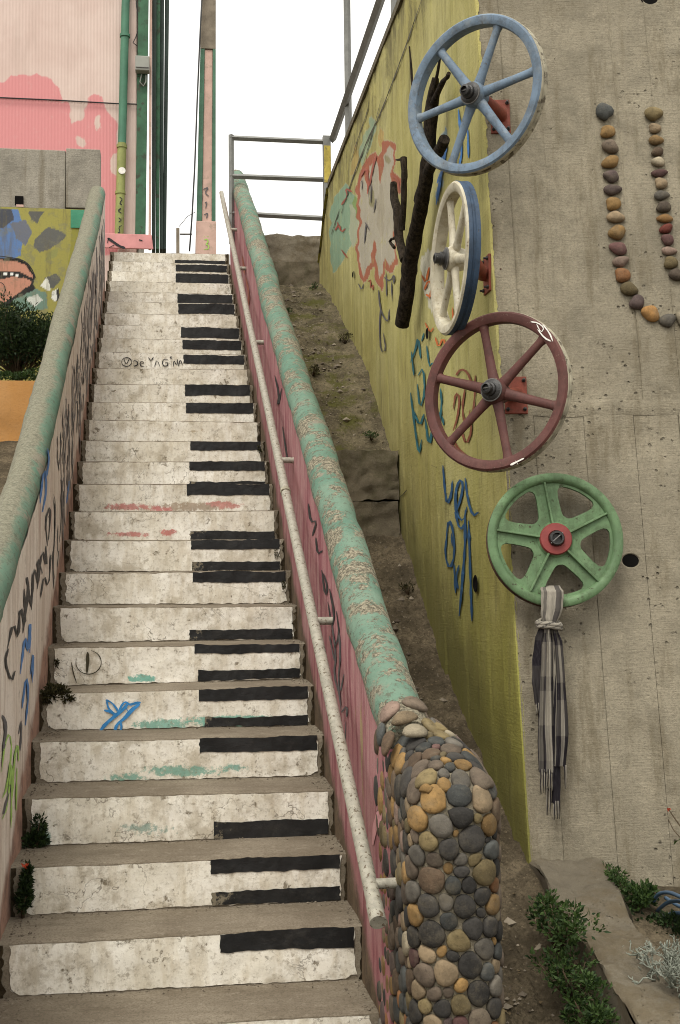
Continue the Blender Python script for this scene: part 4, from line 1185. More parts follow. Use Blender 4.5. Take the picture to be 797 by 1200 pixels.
# =================================================================== WHEELS
def wheel_frame(cpx, dist_pt, tilt, mdir):
    """centre, axis (towards viewer side), from an ellipse's tilt and the photo direction of its short axis"""
    c = dist_pt; v = unit(c - CAM)
    m = _R * mdir[0] - _U * mdir[1]; m = unit(m - v * np.dot(m, v))
    return c, unit(-v * math.cos(tilt) + m * math.sin(tilt))
def spoke_phase(c, ax, u, px):
    w = np.cross(ax, u); p = on_plane(*px, c, ax) - c
    return math.atan2(np.dot(p, w), np.dot(p, u))
def spoke_wheel(name, label, c, ax, R, depth, spokepx, mats, plate, rimw=.046):
    face, edge = mats
    t = thing(name, tuple(c), label, 'wheel', None)
    u = unit(np.cross(ax, V3(0, 0, 1))); w = np.cross(ax, u)
    hd_ = depth / 2
    mb = MB(); N = 72
    prof = [(R - .012, -hd_), (R - rimw, -hd_ * .9), (R - rimw - .004, 0), (R - rimw, hd_ * .75), (R - rimw * .7, hd_), (R - .010, hd_), (R - .002, hd_ - .008)]
    mb.lathe(c, ax, prof, N, u); rim = smooth_by_angle(mb.build('rim', face, t), 35)
    mb = MB()
    mb.lathe(c, ax, [(R - .002, hd_ - .008), (R, hd_ - .012), (R - .001, .006), (R - .006, .002), (R - .006, -.006), (R - .001, -.010), (R, -hd_ + .004), (R - .012, -hd_)], N, u)
    smooth_by_angle(mb.build('rim_edge', edge, rim), 35)
    mb = MB(); mb.lathe(c, ax, [(.0005, -.05), (.045, -.05), (.052, -.02), (.058, 0), (.056, .022), (.047, .034), (.03, .036)], 32, u)
    smooth_by_angle(mb.build('hub', face, t), 35)
    ph = spoke_phase(c, ax, u, spokepx)
    for k in range(6):
        a = ph + k * math.pi / 3; d = math.cos(a) * u + math.sin(a) * w; e = -math.sin(a) * u + math.cos(a) * w
        mb = MB(); vs = []
        for r, wd, th in ((.035, .028, .020), (.09, .023, .016), (R * .6, .0195, .0145), (R - .07, .0195, .0145), (R - rimw + .004, .026, .018)):
            for q in range(10):
                b = 2 * math.pi * q / 10
                vs.append(c + d * r + e * wd * math.cos(b) + ax * th * math.sin(b))
        fs = [(j * 10 + q, j * 10 + (q + 1) % 10, (j + 1) * 10 + (q + 1) % 10, (j + 1) * 10 + q) for j in range(4) for q in range(10)]
        mb.add(vs, fs); mb.build('spoke', face, t, True)
    # greasy axle end with its nut
    mb = MB(); mb.lathe(c, ax, [(.044, .034), (.046, .042), (.038, .048), (.030, .050), (.030, .064), (.024, .068), (.024, .088), (.016, .092), (.016, .078), (.0005, .078)], 28, u)
    axl = smooth_by_angle(mb.build('axle', M['grease'], t), 30)
    mb = MB(); mb.lathe(c, ax, [(.040, .034), (.050, .036), (.050, .041), (.040, .043)], 24, u); smooth_by_angle(mb.build('washer', M['iron'], axl), 30)
    mb = MB(); mb.tube([c + ax * .082 - u * .026, c + ax * .082 + u * .026], .003, 6); mb.build('cotter_pin', M['iron'], axl)
    # stub axle and bolted plate behind
    pc, pn, pu, hw, hh = plate
    mb = MB(); mb.tube([c - ax * .03, c - ax * .09, pc + pn * .03, pc], [.03, .028, .03, .034], 14); smooth_by_angle(mb.build('axle_arm', M['bracket_red'], t), 40)
    pw = np.cross(pn, pu)
    mb = MB(); mb.obox(pc + pn * .006, pu, pw, pn, (hw, hh, .008)); pl = bevel(mb.build('mounting_plate', M['bracket_red'], t), .002)
    for i in (-1, 1):
        for j in (-1, 1):
            b = pc + pu * hw * .74 * i + pw * hh * .78 * j
            mb = MB(); mb.lathe(b + pn * .014, pn, [(.009, 0), (.009, .007), (.005, .010), (.005, .02), (.0004, .021)], 6); mb.build('bolt', M['grease'], pl)
    return t, rim
# blue
pc = pin_c(586, 138, .0)
c = CAM + unit(ray(556.5, 112)) * (np.linalg.norm(pc - CAM) - .20)
_, ax = wheel_frame(None, c, math.radians(38), (-math.cos(math.radians(29)), -math.sin(math.radians(29))))
Rb = 92.8 / FPX * np.dot(c - CAM, _F)
spoke_wheel('spoked_wheel', 'pale blue six-spoked iron wheel, topmost on the wall corner', c, ax, Rb, .06, (470 + 495 / 4.428, 10 + 120 / 4.428), (M['wheel_blue'], M['rim_edge']), (pc, WNRM, WH, .045, .085))
# cream
pc2 = on_x(573, 322, 2.0)
c2 = on_x(532.4, 303.7, 1.80)
_, ax2 = wheel_frame(None, c2, math.radians(76), (-math.cos(math.radians(3.3)), -math.sin(math.radians(3.3))))
Rw = 89 / FPX * np.dot(c2 - CAM, _F)
spoke_wheel('spoked_wheel', 'cream six-spoked iron wheel with dark blue rim edge, seen nearly edge-on', c2, ax2, Rw, .062, (490 + 160 / 4.195, 200 + 180 / 4.195), (M['wheel_cream'], M['wheel_blue_dark']), (pc2, V3(-1, 0, 0), V3(0, 1, 0), .05, .085))
# red
pc3 = pin_c(604, 464, .0)
c3 = CAM + unit(ray(581, 459)) * (np.linalg.norm(pc3 - CAM) - .20)
_, ax3 = wheel_frame(None, c3, math.radians(31), (-math.cos(math.radians(22)), -math.sin(math.radians(22))))
Rr = 95.0 / FPX * np.dot(c3 - CAM, _F)
wred, rimred = spoke_wheel('spoked_wheel', 'dull red oxide six-spoked iron wheel with pale worn rim edge', c3, ax3, Rr, .05, (480 + 590 / 3.795, 350 + 185 / 3.795), (M['wheel_red'], M['rim_edge']), (pc3, WNRM, WH, .05, .085))
def on_red(x, y): return on_plane(x, y, c3 + ax3 * .0275, ax3)
paint('painted_mark', [(2, [(622, 377), (630, 378), (638, 384), (634, 390), (629, 380)]), (1.8, [(630, 386), (638, 396), (646, 400)]), (2, [(636, 380), (644, 390), (648, 400)])], on_red, 2, M['white_mark'], rimred)
paint('painted_mark', [(2.4, [(598, 545), (606, 541), (614, 537)]), (2, [(604, 540), (607, 544)])], on_red, 2, M['white_mark'], rimred)

# green webbed wheel
def green_wheel():
    pcn = pin_c(651, 633, 0)
    c = CAM + unit(ray(650.6, 632.5)) * (np.linalg.norm(pcn - CAM) - .115)
    ax = unit(WNRM * .85 + unit(CAM - c) * .25 + V3(.05, 0, .02))
    R = 79.5 / FPX * np.dot(c - CAM, _F)
    t = thing('webbed_wheel', tuple(c), 'green cast iron wheel with red hub and five rounded openings', 'wheel')
    u = unit(np.cross(ax, V3(0, 0, 1))); w = np.cross(ax, u)
    ph = spoke_phase(c, ax, u, (560 + 325 / 4.195, 540 + 100 / 4.195))
    # web: disc with five openings, built as sectors
    N = 5; K = 24; mb = MB()
    r0, r1 = .066, R - .030
    def P(r, a, h): return c + (math.cos(a) * u + math.sin(a) * w) * r + ax * h
    for front, h in ((True, .0), (False, -.016)):
        vs, fs = [], []
        for sidx in range(N):
            a0 = ph + sidx * 2 * math.pi / N; am = a0 + math.pi / N
            # opening: rounded triangle in polar terms around (rm, am)
            ring_in, ring_out = [], []
            rm = R * .60
            for k in range(K):
                b = 2 * math.pi * k / K
                cx_, cy_ = math.cos(b), math.sin(b)
                # local coordinates: x radial, y tangential
                ox = rm + R * .225 * np.sign(cx_) * abs(cx_) ** .75
                wid = R * (.115 + .215 * smooth(rm - R * .24, rm + R * .2, ox))
                oy = wid * np.sign(cy_) * abs(cy_) ** .75
                ring_in.append((ox, oy))
            for (ox, oy) in ring_in:
                px_ = math.cos(am) * ox - math.sin(am) * oy; py_ = math.sin(am) * ox + math.cos(am) * oy
                rr = math.hypot(px_, py_); aa = math.atan2(py_, px_)
                # radial clip: outer openings stay under the flange
                rr = min(rr, R * .815 )
                ring_in_pt = P(rr, aa, h); ring_out.append((rr, aa)); vs.append(ring_in_pt)
            # sector boundary in K points, matched by direction
            for (rr, aa) in ring_out:
                da = (aa - am + math.pi) % (2 * math.pi) - math.pi
                dx, dy = rr * math.cos(da) - rm, rr * math.sin(da)
                L = math.hypot(dx, dy); dx, dy = dx / L, dy / L
                tmax = 9
                lo, hi = 0, R
                for _ in range(26):
                    mid = (lo + hi) / 2; X, Y_ = rm + dx * mid, dy * mid
                    ok = r0 <= math.hypot(X, Y_) <= r1 and abs(math.atan2(Y_, X)) <= math.pi / N and X > 0
                    if ok: lo = mid
                    else: hi = mid
                X, Y_ = rm + dx * lo, dy * lo
                vs.append(P(math.hypot(X, Y_), am + math.atan2(Y_, X), h))
            b0 = sidx * 2 * K
            for k in range(K):
                k2 = (k + 1) % K
                q = (b0 + k, b0 + K + k, b0 + K + k2, b0 + k2); fs.append(q if front else tuple(reversed(q)))
        mb.add(vs, fs)
    # walls of the openings
    half = N * 2 * K
    for sidx in range(N):
        for k in range(K):
            k2 = (k + 1) % K; b0 = sidx * 2 * K
            mb.f.append((b0 + k, b0 + k2, half + b0 + k2, half + b0 + k))
    smooth_by_angle(mb.build('web', M['wheel_green'], t), 30)
    mb = MB(); mb.lathe(c, ax, [(r1 - .012, -.016), (r1 - .012, .002), (r1 - .004, .014), (r1 + .006, .018), (R - .006, .015), (R, .010), (R, -.004)], 80, u)
    rim = smooth_by_angle(mb.build('rim', M['wheel_green'], t), 35)
    mb = MB(); mb.lathe(c, ax, [(R, -.004), (R - .014, -.010), (R - .016, -.030), (R - .001, -.036), (R - .001, -.052), (R - .03, -.054), (r1 - .012, -.016)], 80, u)
    smooth_by_angle(mb.build('rim_edge', M['rim_rust'], rim), 35)
    for k in range(N):
        a = ph + k * 2 * math.pi / N; d = math.cos(a) * u + math.sin(a) * w; e = -math.sin(a) * u + math.cos(a) * w
        mb = MB(); p0, p1 = c + d * .06, c + d * (r1 - .006)
        mb.hexa([p0 - e * .007 - ax * .002, p0 + e * .007 - ax * .002, p1 + e * .006 - ax * .002, p1 - e * .006 - ax * .002,
                 p0 - e * .0045 + ax * .022, p0 + e * .0045 + ax * .022, p1 + e * .004 + ax * .012, p1 - e * .004 + ax * .012])
        bevel(mb.build('rib', M['wheel_green'], t), .002)
    mb = MB(); mb.lathe(c, ax, [(r0 + .012, -.002), (r0 + .003, .010), (.058, .016)], 40, u); smooth_by_angle(mb.build('web_boss', M['wheel_green'], t), 40)
    mb = MB(); mb.lathe(c, ax, [(.068, .0), (.068, .022), (.064, .028), (.036, .030), (.032, .024), (.02, .024)], 40, u); smooth_by_angle(mb.build('hub', M['hub_red'], t), 35)
    mb = MB(); mb.lathe(c, ax, [(.031, .020), (.031, .048), (.028, .052), (.021, .052), (.019, .036), (.0005, .036)], 28, u); axl = smooth_by_angle(mb.build('axle', M['grease'], t), 30)
    mb = MB(); d = unit(u * .75 + w * .65); mb.tube([c + ax * .046 - d * .034, c + ax * .046 + d * .034], .0032, 6); mb.build('cotter_pin', M['iron'], axl)
    mb = MB(); mb.tube([c - ax * .01, c - ax * .16], [.04, .045], 18); smooth_by_angle(mb.build('axle_arm', M['rim_rust'], t), 40)
    return t, c, ax, R, u, w
gw, gc, gax, gR, gu, gwv = green_wheel()

# thin steel rod from the cream wheel's plate to the concrete
mb = MB(); a = on_x(571, 305, 1.99); b = pin_c(587, 316, .0); mb.tube([a, b - (a - b) * .03], .006, 8)
tag(mb.build('steel_rod', M['rim_rust']), 'short rusty rod from the cream wheel to the concrete corner', 'rod')

# =================================================================== SCARF
def m_scarf():
    t = NT('scarf_cloth')
    uv = t.attr('weave', 'Color')
    sp = t.n.new('ShaderNodeSeparateColor'); t.l.new(uv, sp.inputs[0])
    def bands(x, cuts):
        cr = t.n.new('ShaderNodeValToRGB'); cr.color_ramp.interpolation = 'CONSTANT'
        els = cr.color_ramp.elements
        els[0].position = cuts[0][0]; els[0].color = (cuts[0][1],) * 3 + (1,)
        els[1].position = cuts[1][0]; els[1].color = (cuts[1][1],) * 3 + (1,)
        for p, c in cuts[2:]: e = els.new(p); e.color = (c, c, c, 1)
        t.l.new(x, cr.inputs[0]); return cr.outputs[0]
    a = bands(sp.outputs[0], [(0, .1), (.22, .6), (.36, .3), (.44, .95), (.66, .2), (.80, .7), (.9, .15)])
    b = bands(sp.outputs[1], [(0, .9), (.16, .8), (.27, .3), (.36, .8), (.5, .4), (.55, .75), (.66, .42), (.8, .25), (.9, .3)])
    m = t.mul(t.mul(a, .62), t.mul(b, .38), 'ADD')
    col = t.mix(t.ramp(m, .25, .92), (.014, .012, .015), (.27, .245, .20))
    col = t.mix(t.mul(t.ramp(t.noise(90, 4, stretch=(3, 3, .3)), .45, .7), .3), col, (.07, .064, .068))
    return t.finish(col, .95, t.noise(220, 3), .3, .002, .1)
M['scarf'] = m_scarf()
scarf_top = gc - V3(0, 0, 0)
def scarf():
    # rim bottom where the cloth is looped
    base = on_plane(647, 700, gc + gax * .035, gax)
    t = thing('scarf', tuple(base), 'grey and off-white checked scarf knotted round the rim of the green wheel', 'scarf')
    side = unit(WH); out = unit(WNRM)
    def P(px, py, o): return pin_c(px, py, o)
    outp = float(np.dot(base - COR, WNRM))
    def sheet(name, path, width, folds, v0, v1, u0=0, u1=1, depth=.008, n=26, m_=40, ph=0):
        # path: list of (px, py, out); width in photo pixels at each path point
        vs, col = [], []
        for j in range(m_ + 1):
            v = j / m_; tt = v * (len(path) - 1); i0 = min(int(tt), len(path) - 2); f = tt - i0
            a, b = path[i0], path[i0 + 1]
            wpx = width[i0] * (1 - f) + width[i0 + 1] * f
            cx = a[0] * (1 - f) + b[0] * f; cy = a[1] * (1 - f) + b[1] * f; oo = a[2] * (1 - f) + b[2] * f
            for i in range(n + 1):
                u = i / n
                wob = 1.0 * nz(v * 5, u * 2, ph, 1)
                fold = depth * math.sin(u * folds * 2 * math.pi + ph + 1.2 * math.sin(v * 3 + ph)) + .003 * nz(u * 4, v * 9, ph, 1)
                q = P(cx + (u - .5) * wpx + wob, cy + .6 * nz(u * 5, ph, 2, 1) * v * 4, oo + fold + .012 * math.sin(math.pi * u))
                vs.append(q); col.append((u0 + (u1 - u0) * u, v0 + (v1 - v0) * v, 0, 1))
        fs = [(j * (n + 1) + i, j * (n + 1) + i + 1, (j + 1) * (n + 1) + i + 1, (j + 1) * (n + 1) + i) for j in range(m_) for i in range(n)]
        o = mesh_obj(name, vs, fs, M['scarf'], t, True, col={'weave': col})
        return o
    o0 = outp
    # loop over the rim: front of rim down to the knot, and the back run
    sheet('loop', [(645, 686, o0 - .075), (646, 689, o0 - .02), (647, 692, o0 + .012), (647.5, 700, o0 + .016), (647, 712, o0 + .016), (645, 722, o0 + .012), (644, 731, o0 + .008)], [22, 24, 26, 27, 26, 22, 15], 2.5, .05, .2, .3, .85, .004, 24, 24, .5)
    sheet('loop', [(646, 688, o0 - .09), (646, 702, o0 - .085), (645, 716, o0 - .06), (643, 730, o0 - .02)], [20, 22, 20, 14], 2, .0, .1, 0, .5, .004, 18, 16, 2)
    sheet('tail', [(637, 733, o0 - .012), (634, 746, o0 - .01), (631, 772, o0 - .015), (630, 800, o0 - .02), (632, 826, o0 - .025)], [8, 13, 14, 13, 10], 1.5, .18, .5, .0, .3, .006, 20, 36, 1)
    sheet('tail', [(641, 733, o0 + .004), (641, 752, o0 + .006), (640, 800, o0 + .0), (640, 860, o0 - .008), (641, 905, o0 - .012)], [9, 13, 15, 19, 20], 2.5, .2, .85, .2, .72, .008, 30, 60, 2.2)
    sheet('tail', [(648, 733, o0 - .004), (653, 752, o0 - .006), (656, 800, o0 - .012), (657, 860, o0 - .018), (655, 898, o0 - .022)], [8, 12, 14, 19, 16], 2.0, .2, .8, .55, 1, .008, 28, 56, 4)
    sheet('tail', [(650, 735, o0 - .02), (651, 800, o0 - .028), (652, 880, o0 - .03), (651, 941, o0 - .032)], [8, 10, 11, 10], 1.0, .72, .95, .0, .22, .005, 16, 50, 5)
    sheet('tail', [(637, 800, o0 - .03), (637, 850, o0 - .034), (637, 902, o0 - .036)], [10, 13, 12], 1.0, .8, .9, .1, .35, .005, 14, 30, 6)
    # knot: a twisted band round the throat
    mb = MB(); pth = []
    for k in range(25):
        a = 2 * math.pi * k / 24
        pth.append(P(643.5 + 13.5 * math.cos(a), 730 + 3.0 * math.sin(a + .5) + 1.5 * math.cos(2 * a), o0 + .004 + .026 * math.sin(a)))
    for off, rr in ((0, .0105), (1, .009)):
        mb.tube([p + V3(0, 0, -.011 * off) for p in pth], [rr * (1 + .25 * nz(k, off, 0, .7)) for k in range(25)], 10, False)
    col = [(.5 + .2 * math.sin(i * .7), .05, 0, 1) for i in range(len(mb.v))]
    mesh_obj('knot', mb.v, mb.f, M['scarf'], t, True, col={'weave': col})
    # fringe threads
    q = random.Random(5)
    mb = MB()
    for (xa, xb, y0, y1, n, o) in ((633, 649, 903, 932, 11, -.012), (648, 656, 940, 962, 6, -.032), (640, 646, 925, 958, 4, -.034), (628, 634, 825, 838, 5, -.025), (661, 664, 898, 930, 2, -.02)):
        for k in range(n):
            x = xa + (xb - xa) * (k + .5) / n; L = y1 - y0
            pts_ = [P(x + q.uniform(-.8, .8) * j / 3, y0 - 1.5 + L * j / 3 * q.uniform(.85, 1.05), o0 + o + .01 + q.uniform(-.003, .003)) for j in range(4)]
            mb.tube(pts_, [.0024, .0022, .0018, .001], 5)
    col = [(.5 if (i // 20) % 2 else .05, .5, 0, 1) for i in range(len(mb.v))]
    tag(mesh_obj('fringe', mb.v, mb.f, M['scarf'], t, True, col={'weave': col}), kind='stuff')
scarf()

# =================================================================== PEBBLE LETTER ON THE CONCRETE WALL
letter = thing('pebble_letter', tuple(pin_c(740, 380, 0)), 'large letter of river pebbles set in two curved rows on the concrete wall', 'letter')
LS = [(190, 132, 80, 105, 'slate'), (207, 223, 84, 62, 'ochre'), (218, 294, 80, 75, 'greybrown'), (219, 365, 90, 66, 'ochre'), (223, 432, 80, 65, 'mauve'), (228, 495, 84, 62, 'mauve'), (233, 560, 84, 66, 'ochre'), (243, 623, 84, 66, 'tan'),
      (250, 695, 86, 78, 'ochre'), (256, 770, 90, 68, 'maroon'), (267, 830, 80, 60, 'pinkgrey'), (276, 895, 86, 72, 'rust'), (305, 960, 82, 76, 'olive'), (343, 1022, 76, 76, 'mauve'), (406, 1075, 90, 84, 'orange'), (486, 1106, 78, 72, 'grey'), (556, 1100, 66, 78, 'beige'),
      (625, 1085, 74, 72, 'ochre'), (690, 1050, 72, 70, 'brown'), (745, 1000, 70, 76, 'tan'), (785, 935, 70, 72, 'grey'), (808, 866, 76, 66, 'ochre'), (812, 796, 80, 64, 'mauve'), (808, 728, 80, 66, 'rust'), (804, 660, 78, 64, 'tan'), (798, 592, 80, 66, 'olive'), (790, 526, 78, 62, 'greybrown'),
      (420, 140, 84, 78, 'olive'), (428, 206, 68, 50, 'tan'), (432, 262, 68, 56, 'ochre'), (440, 315, 64, 48, 'brown'), (443, 363, 66, 52, 'beige'), (449, 416, 78, 46, 'maroon'), (457, 464, 70, 56, 'tan'), (458, 520, 70, 54, 'grey'), (469, 575, 80, 58, 'greybrown'), (474, 628, 78, 48, 'orange'),
      (480, 676, 70, 50, 'red'), (487, 728, 66, 58, 'maroon'), (494, 780, 70, 48, 'pinkgrey'), (502, 836, 78, 62, 'olive'), (528, 893, 72, 66, 'greybrown'), (590, 905, 66, 62, 'ochre'), (642, 870, 60, 66, 'grey'), (664, 808, 66, 58, 'tan'), (668, 748, 68, 56, 'mauve'), (664, 690, 66, 54, 'ochre')]
for k, (x, y, w_, h_, cn) in enumerate(LS):
    px, py = 660 + x / 4, 100 + y / 4
    p = pin_c(px, py, 0); dz = np.dot(p - CAM, _F) / FPX / 4
    a, b = w_ / 2 * dz * .99, h_ / 2 * dz * .99
    rot = rp.uniform(-.25, .25); sd = k * 3.7
    e1 = WH * math.cos(rot) + WE * math.sin(rot); e2 = -WH * math.sin(rot) + WE * math.cos(rot)
    K = 18; vs = []
    for kk, hh in ((.8, -.1), (.97, .35), (1.0, .62), (.93, .95), (.74, 1.32), (.42, 1.55)):
        for q in range(K):
            th = 2 * math.pi * q / K
            rr = 1 + .10 * math.cos(2 * th + sd) + .07 * math.cos(3 * th + sd * 2) + .04 * math.cos(th * 4 + sd)
            if k == 0: rr *= 1 - .22 * smooth(.2, 1, -math.sin(th)) * abs(math.cos(th)) * 1.4
            rr *= .96
            vs.append(p + e1 * a * kk * rr * math.cos(th) + e2 * b * kk * rr * math.sin(th) + WNRM * min(a, b) * .62 * hh)
    vs.append(p + WNRM * min(a, b) * .62 * 1.62)
    fs = [(j * K + q, j * K + (q + 1) % K, (j + 1) * K + (q + 1) % K, (j + 1) * K + q) for j in range(5) for q in range(K)] + [(5 * K + q, 5 * K + (q + 1) % K, 6 * K) for q in range(K)]
    mesh_obj('pebble', vs, fs, STONE[cn], letter, True)

# =================================================================== DEAD BRANCH ON THE YELLOW WALL
br = thing('dead_branch', tuple(on_x(470, 378, 1.93)), 'dark forked dead tree limb fixed against the yellow wall', 'branch')
def limb(name, pts_, x=1.915):
    mb = MB(); P_, R_ = [], []
    for i, (px, py, wpx) in enumerate(pts_):
        p = on_x(px, py, x); P_.append(p); R_.append(wpx / 2 / FPX * np.dot(p - CAM, _F))
    # subdivide for gnarl
    Q, S = [], []
    for i in range(len(P_) - 1):
        for k in range(5):
            f = k / 5; Q.append(P_[i] * (1 - f) + P_[i + 1] * f); S.append(R_[i] * (1 - f) + R_[i + 1] * f)
    Q.append(P_[-1]); S.append(R_[-1])
    Q = [q + V3(0, .012 * nz(i * .4, 1, len(pts_), 1), .01 * nz(i * .5, 3, 2, 1)) for i, q in enumerate(Q)]
    mb.tube(Q, [max(.003, s_ * (1 + .12 * nz(i * .7, 0, 5, 1))) for i, s_ in enumerate(S)], 12)
    for k in range(len(mb.v)):
        x_, y_, z_ = mb.v[k]; d_ = .006 * nz(x_, y_, z_ * .3, 25); mb.v[k] = (x_ + d_, y_ + d_, z_)
    return smooth_by_angle(mb.build(name, M['wood'], br), 50)
limb('limb', [(471, 380, 17), (477, 345, 18), (480, 310, 19), (487, 275, 18), (494, 240, 17), (500, 205, 17), (503, 170, 16), (505, 140, 17), (507, 115, 15), (510, 92, 8)])
limb('fork', [(490, 235, 12), (500, 205, 13), (512, 182, 13), (521, 164, 13)])
limb('fork', [(474, 305, 10), (468, 280, 11), (466, 250, 11), (462, 230, 10), (461, 214, 7)])
limb('fork', [(471, 270, 8), (473, 235, 8), (474, 200, 7), (473, 186, 8)])
limb('fork', [(508, 120, 8), (515, 104, 7), (526, 86, 5)])
limb('twig', [(505, 125, 4), (512, 90, 4), (518, 52, 3), (518, 45, 2)])
limb('twig', [(484, 110, 3), (482, 80, 3), (480, 55, 2)])
limb('twig', [(462, 290, 4), (457, 283, 3), (462, 278, 3)])
limb('twig', [(470, 187, 3), (464, 187, 2)])

# =================================================================== RAMP BLOCKS
def rough_block(name, p0, p1, label, mat, seed, group=None):
    (x0, y0, z0), (x1, y1, z1) = p0, p1
    vs, fs = [], []
    import itertools
    mb = MB()
    NX, NY, NZ = 26, 14, 14
    def jit(p):
        x, y, z = p; return (x + .016 * nz(x, y, z + seed, 7), y + .022 * nz(x, y + seed, z, 6) + .018 * nz(x, y, z + seed, 22), z + .014 * nz(x + seed, y, z, 7) + .014 * nz(x, y + seed, z, 24))
    for (fn, na, nb) in ((lambda a, b: (x0 + (x1 - x0) * a, y0, z0 + (z1 - z0) * b), NX, NZ), (lambda a, b: (x0 + (x1 - x0) * a, y0 + (y1 - y0) * b, z1), NX, NY),
                         (lambda a, b: (x0, y1 + (y0 - y1) * a, z0 + (z1 - z0) * b), NY, NZ), (lambda a, b: (x1, y0 + (y1 - y0) * a, z0 + (z1 - z0) * b), NY, NZ)):
        v, f = grid(na, nb, fn); mb.add([jit(p) for p in v], f)
    o = smooth_by_angle(mb.build(name, mat), 45)
    return tag(o, label, 'block', group)
rough_block('concrete_block', (1.36, 3.44, 1.97), (1.99, 3.80, 2.285), 'mossy concrete block whose top carries the upper part of the dirt ramp', M['concrete_dark'], 1)
rough_block('concrete_block', (1.36, 3.40, 1.60), (1.98, 3.75, 1.962), 'cracked concrete block buried at the head of the lower dirt ramp', M['concrete_dark'], 4)
rough_block('concrete_block', (1.36, 7.24, 4.10), (2.02, 7.8, 4.56), 'stained stone block at the upper end of the mossy ramp', M['concrete_dark'], 9)
rough_block('concrete_block', (1.30, 7.36, 4.565), (2.29, 9.41, 4.86), 'topmost concrete slab closing the ramp below the grey railing', M['slab'], 12)

# =================================================================== RAILING ON THE TERRACE
RY = 7.72
def ry(x, y): return on_y(x, y, RY)
rail = thing('metal_railing', (1.7, RY, 4.86), 'grey tubular railing with a yellow-banded post above the ramp', 'railing')
def bar(name, a, b, r, mat=None, parent=rail, n=4):
    mb = MB(); mb.tube([a, b], r * 1.2, n); o = mb.build(name, mat or M['steel_grey'], parent); return o
pL0, pL1 = ry(271, 158), ry(276, 262)
pR0, pR1 = ry(381.5, 160), ry(385, 292)
bar('post', (pL0[0], RY, 4.86), pL0, .022)
mbx = MB(); mbx.obox((pR0[0] + .01, RY, (4.86 + pR0[2]) / 2), V3(1, 0, 0), V3(0, 1, 0), V3(0, 0, 1), (.038, .03, (pR0[2] - 4.86) / 2)); post = mbx.build('post', M['steel_grey'], rail)
za, zb = ry(383, 215)[2], ry(383, 172)[2]
mbx = MB(); mbx.obox((pR0[0] + .012, RY, (za + zb) / 2), V3(1, 0, 0), V3(0, 1, 0), V3(0, 0, 1), (.033, .0335, (zb - za) / 2)); o_ = mbx.build('yellow_band', M['steel_yellow'], post); o_['label'] = 'yellow painted band of the post'
for (ya, yb) in ((161.5, 166.5), (206.5, 210.5), (250, 256)):
    a, b = ry(270, ya), ry(381, yb)
    bar('crossbar', a, b, .022)
X2 = 2.205
sa, sb = on_x(391, 160, X2), on_x(446, 0, X2)
sc = sb + (sb - sa)
bar('top_rail', tuple(sa + (sa - sb) * .03), tuple(sc), .030)
for (px, py) in ((408, 108), (463, 12)):
    p = on_x(px, py, X2 + .03)
    bar('tall_post', (X2 + .03, p[1], 5.0), (X2 + .03, p[1], 7.6), .027)
mbx = MB(); hb_ = on_x(408, 0, X2 + .03)
beam = thing('roof_beam', (2.0, hb_[1], hb_[2]), 'dark metal beam carried high on the tall railing posts', 'beam')
a, b = on_y(330, 1, hb_[1] + .4), on_y(452, 5, hb_[1] + .4)
zz = (on_y(400, 3, hb_[1] + .4))[2]
mbx.obox(((a[0] + b[0]) / 2, hb_[1] + .06, zz + .07), V3(1, 0, 0), V3(0, 1, 0), V3(0, 0, 1), ((b[0] - a[0]) / 2, .04, .07)); mbx.build('beam_web', M['cable'], beam)
mbx = MB(); mbx.obox(((a[0] + b[0]) / 2, hb_[1] + .06, zz + .005), V3(1, 0, 0), V3(0, 1, 0), V3(0, 0, 1), ((b[0] - a[0]) / 2, .07, .006)); mbx.build('beam_flange', M['iron'], beam)

# =================================================================== PINK BUILDING
BY = 11.2
def by(x, y, d=0): return on_y(x, y, BY + d)
pb = thing('pink_building', (-1, BY, 5.1), 'pink corrugated-sheet building with green downpipe above the steps', 'building')
SHEET = NT('pink_sheet')
_a = SHEET.noise(1.2, 7, .65); _s = SHEET.noise(2.4, 6, .6, stretch=(4, 1, .5), off=6)
_c1 = SHEET.mix(SHEET.ramp(_a, .35, .68), (.56, .42, .365), (.63, .50, .44))
_c1 = SHEET.mix(SHEET.mul(SHEET.ramp(_s, .5, .7), .3), _c1, (.42, .32, .27))
_h = SHEET.attr('repaint', 'Alpha'); _hc = SHEET.attr('repaint', 'Color')
_c1 = SHEET.mix(SHEET.ramp(SHEET.mul(_h, SHEET.mul(SHEET.noise(14, 6, .7), .5), 'ADD'), .55, .85), _c1, _hc)
M['pink_sheet'] = SHEET.finish(_c1, .7, SHEET.noise(30), .15, .004, .3)
HOT = [[(-40, 100), (4, 95), (12, 89), (40, 86), (62, 91), (70, 104), (74, 118), (40, 118), (-40, 117)],
       [(-40, 116), (82, 119), (84, 142), (92, 140), (102, 122), (104, 112), (112, 108), (121, 112), (124, 122), (130, 135), (138, 138), (140, 300), (60, 300), (-40, 300)]]
COLD = [[(84, 122), (100, 122), (96, 138), (84, 145)], [(112, 137), (116, 137), (117, 150), (113, 152)], [(89, 161), (99, 162), (100, 172), (90, 170)], [(130, 183), (138, 180), (138, 205), (131, 202)]]
